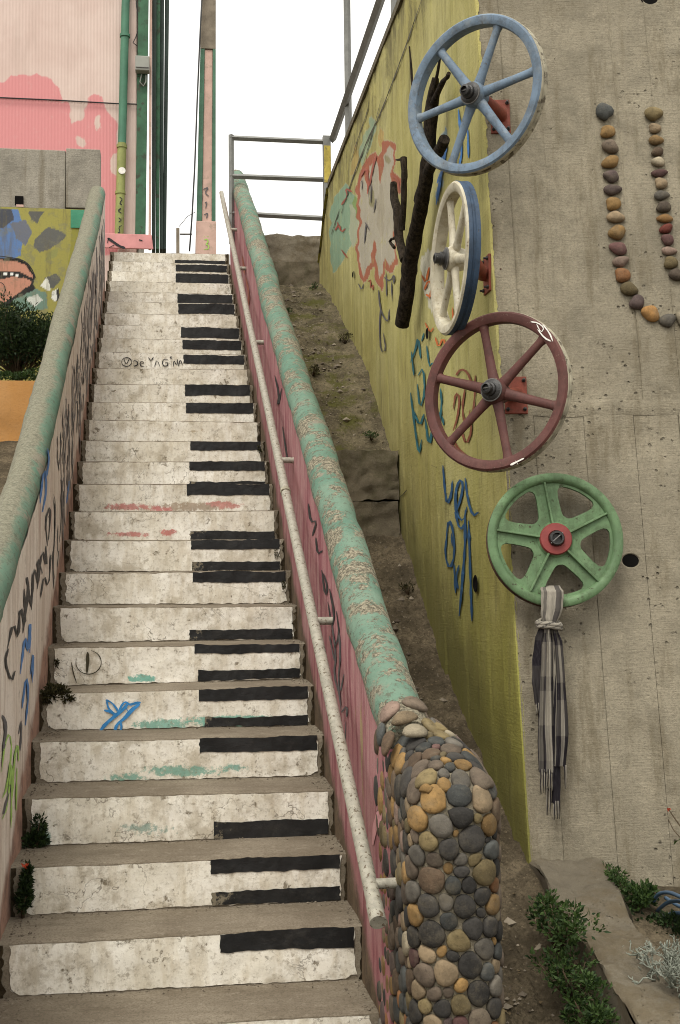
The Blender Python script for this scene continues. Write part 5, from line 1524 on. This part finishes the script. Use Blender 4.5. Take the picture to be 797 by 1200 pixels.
def sheet_wall(name, y_top, y_bot, x0, x1, dy, over):
    z1, z0 = y_top, y_bot
    pitch = .040; n = int((x1 - x0) / pitch) * 4; NZ = 130
    vs, cols = [], []
    for j in range(NZ + 1):
        z = z0 + (z1 - z0) * j / NZ
        for i in range(n + 1):
            x = x0 + (x1 - x0) * i / n
            y = BY + dy - over + .0022 * math.cos(i * math.pi / 2)
            vs.append((x, y, z)); px, py = to_px((x, y, z)); c = [.60, .24, .24, 0]
            qx = px + 2.2 * nz(px * .1, py * .1, 0); qy = py + 3 * nz(px * .15, py * .06, 4)
            hit = 0
            if px < 150 and 75 < py:
                for ox, oy in ((-1.6, -1), (1.6, 1), (-1, 1.6), (1, -1.6), (0, 0)):
                    hit += any(in_poly(qx + ox, qy + oy, P) for P in HOT) and not any(in_poly(qx + ox, qy + oy, P) for P in COLD)
            c[3] = .62 * hit / 5
            cols.append(c)
    fs = [(j * (n + 1) + i, j * (n + 1) + i + 1, (j + 1) * (n + 1) + i + 1, (j + 1) * (n + 1) + i) for j in range(NZ) for i in range(n)]
    return mesh_obj(name, vs, fs, M['pink_sheet'], pb, True, col={'repaint': cols})
zseam = by(70, 117)[2]; xe = by(160, 150)[0]; xl = -2.6
sheet_wall('sheet_panel', zseam + 2.4, zseam - .01, xl, xe, 0, .010)
sheet_wall('sheet_panel', zseam + .008, 5.1, xl, xe, 0, .0)
mb = MB(); mb.hexa([(xl, BY + .03, 5.0), (xe + .02, BY + .03, 5.0), (xe + .02, BY + 5, 5.0), (xl, BY + 5, 5.0), (xl, BY + .03, zseam + 2.39), (xe + .02, BY + .03, zseam + 2.39), (xe + .02, BY + 5, zseam + 2.39), (xl, BY + 5, zseam + 2.39)])
mb.build('building_body', M['stucco_grey'], pb)
# downpipe: green above, lime below, with sockets
pA, pM, pB_ = by(148, -25, -.08), by(143, 170, -.08), by(139.5, 276, -.08)
mb = MB(); mb.tube([pA, pM], .052, 14); dp = smooth_by_angle(mb.build('downpipe', M['pipe_green'], pb), 50)
mb = MB(); mb.tube([pM + V3(0, 0, .02), pB_], .056, 14); dl = smooth_by_angle(mb.build('downpipe', M['pipe_lime'], pb), 50); dl['label'] = 'lime lower length of the downpipe'
for (x, y, m_, par) in ((146.5, 42, 'pipe_green', dp), (142.8, 172, 'pipe_lime', dl), (141, 226, 'pipe_lime', dl)):
    p = by(x, y, -.08); mb = MB(); mb.tube([p + V3(0, 0, .018), p - V3(0, 0, .018)], .066, 14); smooth_by_angle(mb.build('pipe_clip', M[m_], par), 50)
pin_p = lambda x, y: by(x, y, -.14)
paint('painted_tag', [(1.6, [(140, 231), (144, 233), (140, 238), (143, 240)]), (1.6, [(142, 244), (138, 247), (143, 250)]), (1.6, [(139, 255), (143, 258), (139, 260)]), (1.6, [(143, 264), (139, 266), (141, 272), (138, 273)])], pin_p, 1.6, M['ink'], dl)
p = by(143, 200, -.142); mb = MB(); mb.lathe(p, V3(0, -1, 0), [(.045, 0), (.042, .004), (.0005, .005)], 20); o_ = mb.build('sticker', M['white_mark'], dl)
# green corner beam, meter box, dark edge sheeting
def strip(name, xt, xb, y_t, y_b, wpx_t, wpx_b, d, th, mat, par=pb):
    a, b = by(xt, y_t, d), by(xb, y_b, d); wt_ = wpx_t / FPX * 15.4; wb_ = wpx_b / FPX * 15.4
    mb = MB(); mb.hexa([(b[0] - wb_ / 2, BY + d, b[2]), (b[0] + wb_ / 2, BY + d, b[2]), (b[0] + wb_ / 2, BY + d + th, b[2]), (b[0] - wb_ / 2, BY + d + th, b[2]),
                        (a[0] - wt_ / 2, BY + d, a[2]), (a[0] + wt_ / 2, BY + d, a[2]), (a[0] + wt_ / 2, BY + d + th, a[2]), (a[0] - wt_ / 2, BY + d + th, a[2])])
    return bevel(mb.build(name, mat, par), .006)
strip('corner_beam', 168.5, 164.5, -20, 276, 12, 12, -.06, .07, M['beam_green'])
strip('edge_trim', 177, 175.5, -20, 292, 3, 3, -.03, .06, M['pole_pink'])
for xx, m_ in ((181, 'dark_green'), (185.5, 'beam_green'), (190, 'dark_green'), (194.5, 'dark_green')):
    strip('edge_sheeting', xx + (1.5 if xx > 190 else 0), xx - 1 - (.8 if xx > 190 else 0), -20, 292, 5.2, 4.0, .05 + (xx - 181) * .012, .25, M[m_])
strip('kick_panel', 150, 150, 274, 291, 54, 58, -.15, .03, M['kick_pink'])
paint('painted_tag', [(4, [(126, 279), (131, 282), (139, 288), (147, 291)]), (3, [(126, 285), (127, 279)]), (3, [(128, 290), (134, 287)]), (5, [(163, 281), (167, 282)])], lambda x, y: by(x, y, -.157), 3, M['ink'], pb)
b = by(167, 76, -.12); mb = MB(); mb.obox(b, V3(1, 0, 0), V3(0, 1, 0), V3(0, 0, 1), (.088, .06, .095)); mbx_ = bevel(mb.build('meter_box', M['plastic_grey'], pb), .012, 3)
mb = MB(); mb.obox(b + V3(0, -.062, -.06), V3(1, 0, 0), V3(0, 1, 0), V3(0, 0, 1), (.08, .008, .004)); mb.build('box_lip', M['iron'], mbx_)
mb = MB(); mb.tube([by(166, 87, -.1), by(164, 96, -.1), by(168, 101, -.1), by(171, 96, -.1), by(171, 88, -.1)], .008, 8); mb.build('conduit_loop', M['plastic_grey'], mbx_, True)
mb = MB(); mb.tube([by(x, y, -.05) for x, y in ((158, -20), (160, 8), (164, 28), (159, 44), (156, 50), (161, 54))], .006, 6); mb.build('wire', M['cable'], pb, True)
mb = MB(); mb.tube([by(x, y, -.035) for x, y in ((-40, 112.5), (70, 117.5), (139, 121.5), (162, 122), (172, 117))], .008, 6); mb.build('wire', M['cable'], pb, True)

# =================================================================== GREY RENDERED WALL AND MURAL WALL
MY = 8.35
gwall = thing('rendered_wall', (-1.2, MY + .1, 5.33), 'plain grey rendered wall panel above the mural', 'wall')
def slab(name, px0, px1, ytop, ybot, y, th, mat, par, xl=None):
    a, b = on_y(px0, ytop, y), on_y(px1, ytop, y); zb_ = on_y((px0 + px1) / 2, ybot, y)[2]
    x0_ = a[0] if xl is None else xl
    mb = MB(); mb.hexa([(x0_, y, zb_), (b[0], y, zb_), (b[0], y + th, zb_), (x0_, y + th, zb_), (x0_, y, a[2]), (b[0], y, a[2] + .0), (b[0], y + th, a[2]), (x0_, y + th, a[2])])
    return bevel(mb.build(name, mat, par), .008)
slab('wall_panel', -30, 77, 172, 244, MY + .06, .2, M['stucco_grey'], gwall, -5)
slab('end_panel', 77.5, 117.5, 173.5, 244, MY + .045, .2, M['stucco_grey'], gwall)
hp = on_y(22.5, 235, MY + .052); mb = MB(); mb.obox(hp, V3(1, 0, 0), V3(0, 1, 0), V3(0, 0, 1), (.042, .006, .045)); mb.build('vent_hole', M['hole'], gwall)
hp = on_y(23.5, 241.5, MY + .04); mb = MB(); mb.obox(hp, V3(1, 0, 0), V3(0, 1, 0), V3(0, 0, 1), (.036, .014, .012)); mb.build('vent_sill', M['pole_pink'], gwall)
mural = thing('mural_wall', (-1.2, MY, 3.3), 'low wall with a yellow, blue and salmon spray mural behind the shrub', 'wall')
MUR = [([(-20, 244), (110, 244), (110, 380), (-20, 380)], (.29, .265, .07)),
       ([(-20, 244), (22, 246), (28, 268), (24, 300), (6, 306), (-20, 300)], (.10, .18, .36)),
       ([(-20, 244), (14, 245), (16, 258), (4, 268), (-20, 262)], (.06, .065, .08)),
       ([(12, 262), (30, 258), (38, 272), (30, 288), (20, 280)], (.13, .14, .17)),
       ([(33, 248), (52, 247), (44, 262), (36, 258)], (.10, .10, .09)),
       ([(40, 280), (58, 266), (72, 272), (78, 276), (68, 286), (58, 292), (46, 296), (40, 290)], (.11, .11, .10)),
       ([(52, 326), (66, 320), (72, 328), (62, 338), (54, 336)], (.10, .10, .09)),
       ([(56, 296), (68, 290), (66, 302), (52, 306)], (.24, .24, .08)),
       ([(-20, 350), (-2, 302), (18, 302), (32, 308), (41, 322), (39, 334), (44, 342), (26, 352), (4, 362)], (.02, .018, .018)),
       ([(-20, 346), (-2, 305), (17, 305), (30, 311), (38, 322), (36, 334), (12, 350), (-4, 360)], (.46, .22, .15)),
       ([(-20, 325), (2, 318), (22, 318), (38, 326), (38, 329), (20, 324), (-20, 331)], (.02, .018, .018)),
       ([(4, 319.5), (8, 319.5), (8, 323), (4, 323)], (.75, .75, .70)), ([(11, 319.5), (15, 319.5), (15, 323), (11, 323)], (.75, .75, .70)), ([(18, 320.5), (22, 320.5), (22, 324), (18, 324)], (.75, .75, .70)),
       ([(14, 352), (44, 338), (54, 344), (56, 362), (20, 366)], (.14, .22, .17)),
       ([(30, 350), (44, 344), (50, 352), (40, 360)], (.52, .54, .48)),
       ([(48, 334), (54, 326), (58, 332), (60, 340), (54, 340)], (.66, .66, .58)), ([(60, 342), (67, 338), (70, 346), (66, 354), (60, 350)], (.66, .66, .60)), ([(66, 340), (69, 338), (71, 348), (67, 354)], (.03, .03, .03)),
       ([(86, 244), (110, 244), (110, 300), (90, 330), (76, 340), (82, 296)], (.24, .225, .045))]
za_, zb_ = on_y(50, 244, MY)[2], 3.1
x0_, x1_ = -3.4, on_y(106, 244, MY)[0]
vs, cols = [], []
NU, NV = 300, 170
for j in range(NV + 1):
    for i in range(NU + 1):
        x = x0_ + (x1_ - x0_) * (i / NU) ** .55; z = zb_ + (za_ - zb_) * j / NV
        p = (x, MY + .006 * nz(x, z, 2, 3), z); vs.append(p); px, py = to_px(p)
        qx = px + 1.5 * nz(px * .12, py * .12, 0); qy = py + 1.5 * nz(px * .12, py * .12, 5); c = (.29, .265, .07)
        for P_, cc in MUR:
            if in_poly(qx, qy, P_): c = cc
        cols.append((*c, 1))
fs = [(j * (NU + 1) + i, j * (NU + 1) + i + 1, (j + 1) * (NU + 1) + i + 1, (j + 1) * (NU + 1) + i) for j in range(NV) for i in range(NU)]
t = NT('mural_paint'); _m = t.attr('art', 'Color')
_m = t.mix(t.mul(t.ramp(t.noise(3, 7, .7, stretch=(4, 1, .5)), .5, .66), .5), _m, (.12, .10, .055))
_m = t.mix(t.mul(t.ramp(t.noise(7, 7, .7, off=3), .52, .62), .5), _m, (.17, .165, .11))
_m = t.mix(t.mul(t.ramp(t.noise(40, 5, .7), .5, .75), .35), _m, (.14, .13, .08))
M['mural'] = t.finish(_m, .85, t.noise(50, 5), .3, .006, .25)
mesh_obj('painted_face', vs, fs, M['mural'], mural, True, col={'art': cols})
mb = MB(); mb.box((x0_, MY + .012, zb_), (x1_ + .004, MY + .22, za_ + .006)); mb.build('wall_core', M['concrete_dark'], mural)
a, b = on_y(83, 246, MY), on_y(110, 268, MY)
mb = MB(); mb.box((a[0], MY - .012, b[2]), (x1_ + .006, MY - .004, a[2])); o_ = mb.build('paint_patch', M['green_patch'], mural); o_['label'] = 'flat green painted patch'
paint('painted_line', [(1.3, circ(0, 339, 6, 8, 12, -90, 90)), (1.4, [(-10, 299), (8, 301), (26, 304), (36, 312), (42, 326)])], lambda x, y: on_y(x, y, MY - .012), 1.4, M['ink'], mural)
# orange wall and lower footing
ow = thing('garden_wall', (-1.2, 5.2, 2.5), 'low ochre-orange rendered wall below the dark shrub', 'wall')
z1_, z0_ = on_y(20, 446, 5.2)[2], on_y(20, 520, 5.2)[2]
mb = MB(); v_, f_ = grid(60, 14, lambda u, v: (-6 + 5.79 * u, 5.2 + .01 * nz(u * 20, v * 3, 1, 1), z0_ + (z1_ - z0_) * v)); mb.add(v_, f_); mb.build('wall_face', M['orange_wall'], ow, True)
mb = MB(); mb.box((-6, 5.222, z0_ - .3), (-.212, 5.36, z1_ + .004)); mb.build('wall_core', M['concrete_dark'], ow)
mb = MB(); v_, f_ = grid(60, 8, lambda u, v: (-6 + 5.79 * u, 5.17 + .03 * nz(u * 20, v * 3, 6, 1), z0_ - .5 + .497 * v)); mb.add(v_, f_); mb.build('footing', M['concrete_dark'], ow, True)

# =================================================================== UTILITY POLE, SHORT POSTS AND CABLE
PYY = 10.6
def py_(x, y): return on_y(x, y, PYY)
pole = thing('utility_pole', (py_(241, 292)[0], PYY, TOPZ), 'tapered concrete pole painted green and pink at the head of the steps', 'pole')
xb0, xb1 = py_(228.5, 290)[0], py_(252.5, 290)[0]; xt0, xt1 = py_(236.5, 0)[0], py_(253, 0)[0]; ztp = py_(245, 0)[2]
zsp = py_(243, 57)[2]; zfoot = py_(241, 259)[2]
def pole_x(z, f):
    k = (z - TOPZ) / (ztp - TOPZ); return (xb0 + (xt0 - xb0) * k) * (1 - f) + (xb1 + (xt1 - xb1) * k) * f
def pole_piece(name, f0, f1, z0, z1, ya, yb, mat, par=pole):
    mb = MB(); mb.hexa([(pole_x(z0, f0), ya, z0), (pole_x(z0, f1), ya, z0), (pole_x(z0, f1), yb, z0), (pole_x(z0, f0), yb, z0), (pole_x(z1, f0), ya, z1), (pole_x(z1, f1), ya, z1), (pole_x(z1, f1), yb, z1), (pole_x(z1, f0), yb, z1)])
    return bevel(mb.build(name, mat, par), .006)
pole_piece('shaft', 0, 1, zsp, ztp + 2.6, PYY, PYY + .2, M['pole'])
pole_piece('flange', 0, .27, zfoot, zsp - .002, PYY, PYY + .2, M['pole_green'])
pole_piece('flange', .80, 1, zfoot, zsp - .002, PYY, PYY + .2, M['pole_green'])
pole_piece('web', .27, .80, zfoot, zsp - .002, PYY + .02, PYY + .18, M['pole_pink'])
ft = pole_piece('foot', -.02, 1.02, TOPZ - .02, zfoot - .003, PYY - .012, PYY + .212, M['pole_pink'])
paint('painted_mark', [(1.5, [(239, 281), (243, 280), (244, 284), (241, 286), (245, 288), (244, 292), (239, 292)])], lambda x, y: on_y(x, y, PYY - .017), 1.5, M['spray_lime'], ft)
for dx in (239, 243): paint('painted_dot', [(1.6, [(dx, 277), (dx + 1.5, 277)])], lambda x, y: on_y(x, y, PYY - .017), 1.5, M['spray_lime'], ft)
for st_ in ((1.6, [(238, 222), (245, 219), (240, 226), (245, 230)]), (1.4, [(240, 238), (243, 236), (241, 244)]), (1.5, [(239, 252), (244, 249), (242, 256)]), (1.4, [(238, 228), (237, 236)])):
    paint('painted_mark', [st_], lambda x, y: on_y(x, y, PYY + .012), 1.5, M['ink_grey'], pole)
mb = MB(); mb.tube([py_(x, y) + V3(0, -.06, 0) for x, y in ((238, -30), (234.5, 40), (231, 120), (228, 200), (225, 255), (222, 296))], .011, 6)
tag(mb.build('cable', M['cable'], None, True), 'thin black cable hanging down beside the green and pink pole', 'cable')
sp = thing('short_post', (py_(208, 292)[0], PYY + .05, TOPZ), 'short pale post with a thin arm left of the pole', 'post')
a, b = py_(208.5, 266), py_(208.5, 294)
mb = MB(); mb.box((a[0] - .02, PYY + .03, TOPZ), (a[0] + .02, PYY + .07, a[2])); bevel(mb.build('post_shaft', M['pole'], sp), .004)
mb = MB(); mb.tube([py_(211, 273) + V3(0, .05, 0), py_(225, 273) + V3(0, .05, 0)], .010, 6); mb.build('arm', M['iron'], sp)
mb = MB(); mb.tube([py_(210, 264) + V3(0, .05, 0), py_(220, 252) + V3(0, .05, 0), py_(229, 247) + V3(0, .05, 0)], .004, 5); mb.build('wire', M['cable'], sp)

# =================================================================== LEDGE, PLANTS AND ODDMENTS AT THE FOOT OF THE CONCRETE WALL
def ledge_z(y): return .279 + .248 * (y - .794)
def ledge():
    NU, NV = 30, 220
    y0, y1 = -2.2, .84
    mb = MB()
    def top(u, v):
        y = y0 + (y1 - y0) * v; xr = 2.235 + .03 * nz(y, 1, 0, 2) + .05 * smooth(.2, .8, y)
        x = 2.0 + (xr - 2.0) * u + (.02 * nz(y, 0, 0, 5) if u == 0 else 0)
        return (x, y, ledge_z(y) + .022 * nz(x, y, 0, 5) + .012 * nz(x, y, 4, 14) + .006 * nz(x, y, 8, 40) - .02 * (u > .98) - .012 * (u < .02))
    v_, f_ = grid(NU, NV, top); mb.add(v_, f_)
    for uu, s_ in ((0, -1), (1, 1)):
        def side(u, v):
            p = top(uu, u); d = v * .55
            return (p[0] + s_ * -.03 * v + .025 * nz(p[1], d, s_, 6), p[1], p[2] - d)
        v_, f_ = grid(NV, 8, side); mb.add(v_, f_ if s_ > 0 else [tuple(reversed(q)) for q in f_])
    o = smooth_by_angle(mb.build('stone_ledge', M['slab']), 50)
    tag(o, 'rough sloping stone ledge running out from the concrete wall foot', 'ledge')
ledge()
def bed(u, v):
    x = 2.18 + 4.2 * u ** 1.5; y = -2.5 + 3.5 * v
    return (x, y, ledge_z(y) - .10 + .05 * nz(x, y, 2, 2.5) + .02 * nz(x, y, 4, 8))
v_, f_ = grid(40, 50, bed); tag(mesh_obj('planting_bed', v_, f_, M['dirt'], smooth_=True), kind='structure')

def leaf(mb, p, d, up, L, Wd, var):
    d = unit(d); s_ = np.cross(d, up)
    if np.linalg.norm(s_) < 1e-3: s_ = V3(1, 0, 0)
    s_ = unit(s_); n_ = np.cross(s_, d)
    a = p; b = p + d * L * .45 + s_ * Wd * .5 + n_ * Wd * .12; c = p + d * L - n_ * L * .12; e = p + d * L * .45 - s_ * Wd * .5 + n_ * Wd * .12; m_ = p + d * L * .5
    mb.add([a, b, m_, e, c], [(0, 1, 2), (0, 2, 3), (1, 4, 2), (2, 4, 3)], var)
def shrub(name, label, cat, c, rad, n, L, Wd, mat, seed, clumps=14, stems=True, group=None, squash=.5):
    q = np.random.default_rng(seed)
    c = np.asarray(c, float); rad = np.asarray(rad, float)
    t = thing(name, tuple(c - V3(0, 0, rad[2])), label, cat, group)
    mb = MB(); sm = MB()
    cl = []
    for k in range(clumps):
        d = unit(q.normal(size=3)); d[2] = d[2] * .8 + .15
        cl.append((c + d * rad * q.uniform(.35, .95), q.uniform(.22, .5)))
    base = c - V3(0, 0, rad[2])
    for (cc, s_) in cl:
        if stems: sm.tube([base + q.normal(size=3) * .02 * rad, (base + cc) / 2 + q.normal(size=3) * rad * .08, cc], [.006, .004, .002], 5)
        k = int(n / clumps)
        for i in range(k):
            d = unit(q.normal(size=3)); p = cc + d * rad * s_ * q.uniform(.2, 1) ** .6
            out = unit(d + V3(0, 0, .5) + q.normal(size=3) * .5)
            hgt = (p[2] - base[2]) / (2 * rad[2])
            leaf(mb, p, out, V3(*q.normal(size=3)), L * q.uniform(.6, 1.3), Wd * q.uniform(.7, 1.2), float(np.clip(q.uniform(.0, 1), 0, 1)))
    mb.build('foliage', M[mat], t, False, True)
    if stems: sm.build('stems', M['stem'], t, True)
    return t
# dark shrub on the garden bank, cut flat on top with a light green fringe
shrub('shrub', 'dense dark green shrub in front of the mural wall', 'shrub', on_y(22, 400, 6.3), (.46, .40, .33), 20000, .034, .013, 'leaf_dark', 3, 95)
shrub('shrub', 'dense dark green bush beyond the frame end of the garden bank', 'shrub', on_y(-60, 392, 6.4), (.45, .42, .30), 3000, .035, .014, 'leaf_dark', 4, 20) if False else None
shrub('ground_cover', 'light green ground-cover plants along the top of the orange wall', 'plant', on_y(14, 440, 5.42), (.34, .08, .05), 1500, .026, .012, 'leaf_mid', 5, 16, False)
# lower right: weeds in the gully and behind the ledge
shrub('gully_weed', 'bushy green weed against the dark side of the stone ledge', 'plant', on_x(652, 1085, 1.90), (.10, .24, .085), 950, .024, .012, 'leaf_mid', 6, 18)
shrub('gully_weed', 'darker small-leaved weed lower in the gully below the stone ledge', 'plant', on_x(668, 1142, 1.88), (.10, .25, .085), 1000, .020, .010, 'leaf_mid', 7, 18)
shrub('gully_weed', 'straggling weed at the lowest visible end of the stone ledge', 'plant', on_x(690, 1188, 1.88), (.09, .16, .06), 900, .022, .010, 'leaf_mid', 17, 10)
shrub('leafy_weed', 'small green weed behind the ledge by the blue hose', 'plant', on_x(750, 1052, 2.36), (.09, .12, .05), 700, .024, .012, 'leaf_mid', 8, 10)
shrub('leafy_weed', 'low green plant under the blue hose', 'plant', on_x(785, 1085, 2.42), (.12, .12, .05), 800, .026, .012, 'leaf_dark', 9, 10)
shrub('crack_weed', 'thin line of weeds in the joint between wall and ledge', 'plant', on_x(722, 1028, 2.28), (.03, .16, .035), 380, .018, .008, 'leaf_mid', 10, 8)
shrub('step_weed', 'dry mossy weed on the left end of a tread near the blue bird', 'plant', V3(.045, 5 * D + .01, STEPZ[5][0] - .018), (.085, .03, .048), 1800, .019, .009, 'leaf_dry', 11, 10)
shrub('step_weed', 'green weed at the left end of a riser beside a teal stain', 'plant', V3(.03, 3 * D - .02, STEPZ[2][0] + .055), (.052, .04, .075), 1000, .019, .009, 'leaf_dark', 12, 10)
shrub('step_weed', 'leafy weed with a red flower at the left end of a riser', 'plant', V3(.018, 2 * D - .025, STEPZ[1][0] + .10), (.036, .035, .10), 1200, .020, .010, 'leaf_dark', 13, 10)
fl = V3(.03, 2 * D - .05, STEPZ[1][0] + .195)
mb = MB(); q_ = np.random.default_rng(2)
for k in range(14): leaf(mb, fl + q_.normal(size=3) * .004, V3(*q_.normal(size=3)) + V3(0, 0, .6), V3(0, 1, .2), .014, .007, .5)
tag(mb.build('red_flower', M['flower']), 'tiny red flower on top of the weed beside the left parapet', 'flower')
for k, (n_, xx) in enumerate(((8, 1.18), (9, 1.18), (13, 1.19), (6, .02))):
    shrub('step_weed', ['small dark weed tuft at the right end of a middle riser', 'tiny tuft at the right edge under a black key', 'tiny dry tuft by the handrail foot of an upper riser', 'dry tuft at the left end of the chipped riser'][k], 'plant',
          V3(xx, n_ * D - .012, STEPZ[n_ - 1][1] + .10), (.012, .012, .04), 90, .013, .006, 'leaf_dry', 30 + k, 4, False)

# silver coral-like plant
def silver():
    c = on_x(782, 1130, 2.20)
    t = thing('silver_plant', tuple(c - V3(0, 0, .08)), 'pale silvery plant with coral-like branching stems on the ledge', 'plant')
    q = np.random.default_rng(14); mb = MB()
    def grow(p, d, L, r, lev):
        n = 3; P_ = [p]
        for i in range(n):
            d = unit(d + q.normal(size=3) * .22 + V3(0, 0, .03)); p = p + d * L / n; P_.append(p)
        mb.tube(P_, [r, r * .9, r * .8, r * .75], 5, True, float(q.uniform(.2, 1)))
        if lev > 0:
            for k in range(q.integers(2, 4)):
                a = P_[q.integers(1, 4)]; grow(a, unit(d + q.normal(size=3) * .75), L * .68, r * .85, lev - 1)
    for k in range(46):
        a = q.uniform(0, 2 * math.pi); rr = q.uniform(0, 1) ** .5
        grow(c + V3(.085 * math.cos(a) * rr + .02, .13 * math.sin(a) * rr, -.05), unit(V3(math.cos(a) * .9 * rr, math.sin(a) * .9 * rr - .15, .75)), .058, .0033, 3)
    mb.build('branches', M['leaf_silver'], t, True, True)
silver()
# blue hose coils
hz = thing('garden_hose', tuple(on_x(790, 1062, 2.42)), 'looped blue hose lying by the concrete wall foot', 'hose')
for k, arc in enumerate([[(766, 1056), (772, 1048), (784, 1046), (800, 1052), (822, 1060)], [(770, 1068), (782, 1058), (797, 1056), (815, 1062), (836, 1074)], [(776, 1076), (790, 1070), (803, 1072), (825, 1084)], [(780, 1052), (796, 1062), (812, 1066), (840, 1068)]]):
    mb = MB(); P_ = [on_x(x, y, 2.40 + .02 * k) for x, y in arc]
    Q_ = []
    for i in range(len(P_) - 1):
        for j in range(6):
            f = j / 6; p0, p1, p2, p3 = P_[max(i - 1, 0)], P_[i], P_[i + 1], P_[min(i + 2, len(P_) - 1)]
            Q_.append(.5 * ((2 * p1) + (-p0 + p2) * f + (2 * p0 - 5 * p1 + 4 * p2 - p3) * f * f + (-p0 + 3 * p1 - 3 * p2 + p3) * f ** 3))
    mb.tube(Q_ + [P_[-1]], .0075, 10); mb.build('coil', M['tube_blue'], hz, True)
# leaf and bud on a thin twig reaching in from the right
tw = thing('rose_twig', tuple(on_x(800, 1010, 2.45)), 'thin twig with a red bud and one bright green leaf at the wall', 'twig')
mb = MB(); mb.tube([on_x(x, y, 2.45) for x, y in ((784, 949), (790, 958), (800, 972), (812, 1000), (815, 1060))], [.002, .0025, .003, .004, .005], 6); mb.tube([on_x(x, y, 2.45) for x, y in ((783, 960), (789, 972), (800, 985), (812, 1000))], [.0015, .002, .002, .003], 5); mb.build('stem', M['stem'], tw, True)
mb = MB()
for k in range(10): leaf(mb, on_x(783.5, 949, 2.45) + q_.normal(size=3) * .002, V3(*q_.normal(size=3)) + V3(0, 0, .8), V3(0, 1, .1), .012, .006, .5)
mb.build('bud', M['flower'], tw)
mb = MB(); a, b = on_x(799, 983, 2.45), on_x(783, 991, 2.43); leaf(mb, a, b - a, V3(.1, -.7, .6), .062, .03, .8); mb.build('leaf', M['leaf_mid'], tw, False, True)

# loose stones on the ramp
q = np.random.default_rng(8); mb = MB()
for k in range(4200):
    y = q.uniform(-1.2, 7.1); x = 1.4 + .59 * (q.uniform() if k % 3 else q.uniform() ** 3); up_ = y > 3.85
    if 3.38 < y <= 3.85: continue
    z = interp(RAMP2 if up_ else RAMP, y)
    r = q.uniform(.003, .010) * (3.2 if q.uniform() > .94 else 1)
    p = V3(x, y, z + (.04 if up_ else .042) * (nz(x, y, 3, 4) + .6 * nz(x, y, 7, 11)) + r * .2)
    a = q.normal(size=3)
    vs = [p + V3(*s_) * r * q.uniform(.7, 1.2) for s_ in ((1, 0, 0), (-1, 0, 0), (0, 1, 0), (0, -1, 0), (0, 0, .8), (0, 0, -.8))]
    mb.add(vs, [(0, 2, 4), (2, 1, 4), (1, 3, 4), (3, 0, 4), (2, 0, 5), (1, 2, 5), (3, 1, 5), (0, 3, 5)], float(q.uniform()))
tag(mb.build('gravel', M['gravel'], None, False, True), 'loose gravel scattered over the dirt ramp', 'gravel', kind='stuff')

wq = random.Random(9)
RW = [(1.95, 1.35), (1.46, 2.0), (1.93, 2.9), (1.52, 3.36), (1.90, 3.9), (1.6, 4.6), (1.94, 5.3), (1.55, 6.0), (1.9, 6.8)]
RL = ['sparse dry tuft where the yellow wall meets the lower dirt ramp', 'dry tuft on the parapet side of the lower dirt ramp', 'small tuft against the yellow wall high on the lower dirt ramp', 'tuft in front of the mossy concrete block', 'tuft on top of the mossy concrete block by the wall',
      'flat mossy tuft in the middle of the upper ramp', 'tuft along the yellow wall on the upper ramp', 'dry tuft near the coping on the upper ramp', 'dark tuft under the stained stone block']
for (x, y), lb in zip(RW, RL):
    z = interp(RAMP2 if y > 3.5 else RAMP, y)
    shrub('ramp_weed', lb, 'weed', V3(x, y, z + .035), (.05, .09, .035), 170, .022, .007, wq.choice(['leaf_dry', 'leaf_mid']), wq.randint(0, 999), 6)
mb = MB(); q = np.random.default_rng(77)
for k in range(420):
    y = q.uniform(-.8, 7.0); x = q.uniform(1.42, 1.98)
    if 3.38 < y <= 3.85: continue
    up_ = y > 3.85; z = interp(RAMP2 if up_ else RAMP, y) + .042 * (nz(x, y, 3, 4) + .6 * nz(x, y, 7, 11)) + .012
    a = q.uniform(0, 6.28); leaf(mb, V3(x, y, z), V3(math.cos(a), math.sin(a), q.uniform(-.2, .5)), V3(0, 0, 1), q.uniform(.014, .034), q.uniform(.006, .016), float(q.uniform()))
tag(mb.build('leaf_litter', M['litter'], None, False, True), 'dead leaves lying on the dirt ramp', 'leaves', kind='stuff')

bpy.context.view_layer.update()
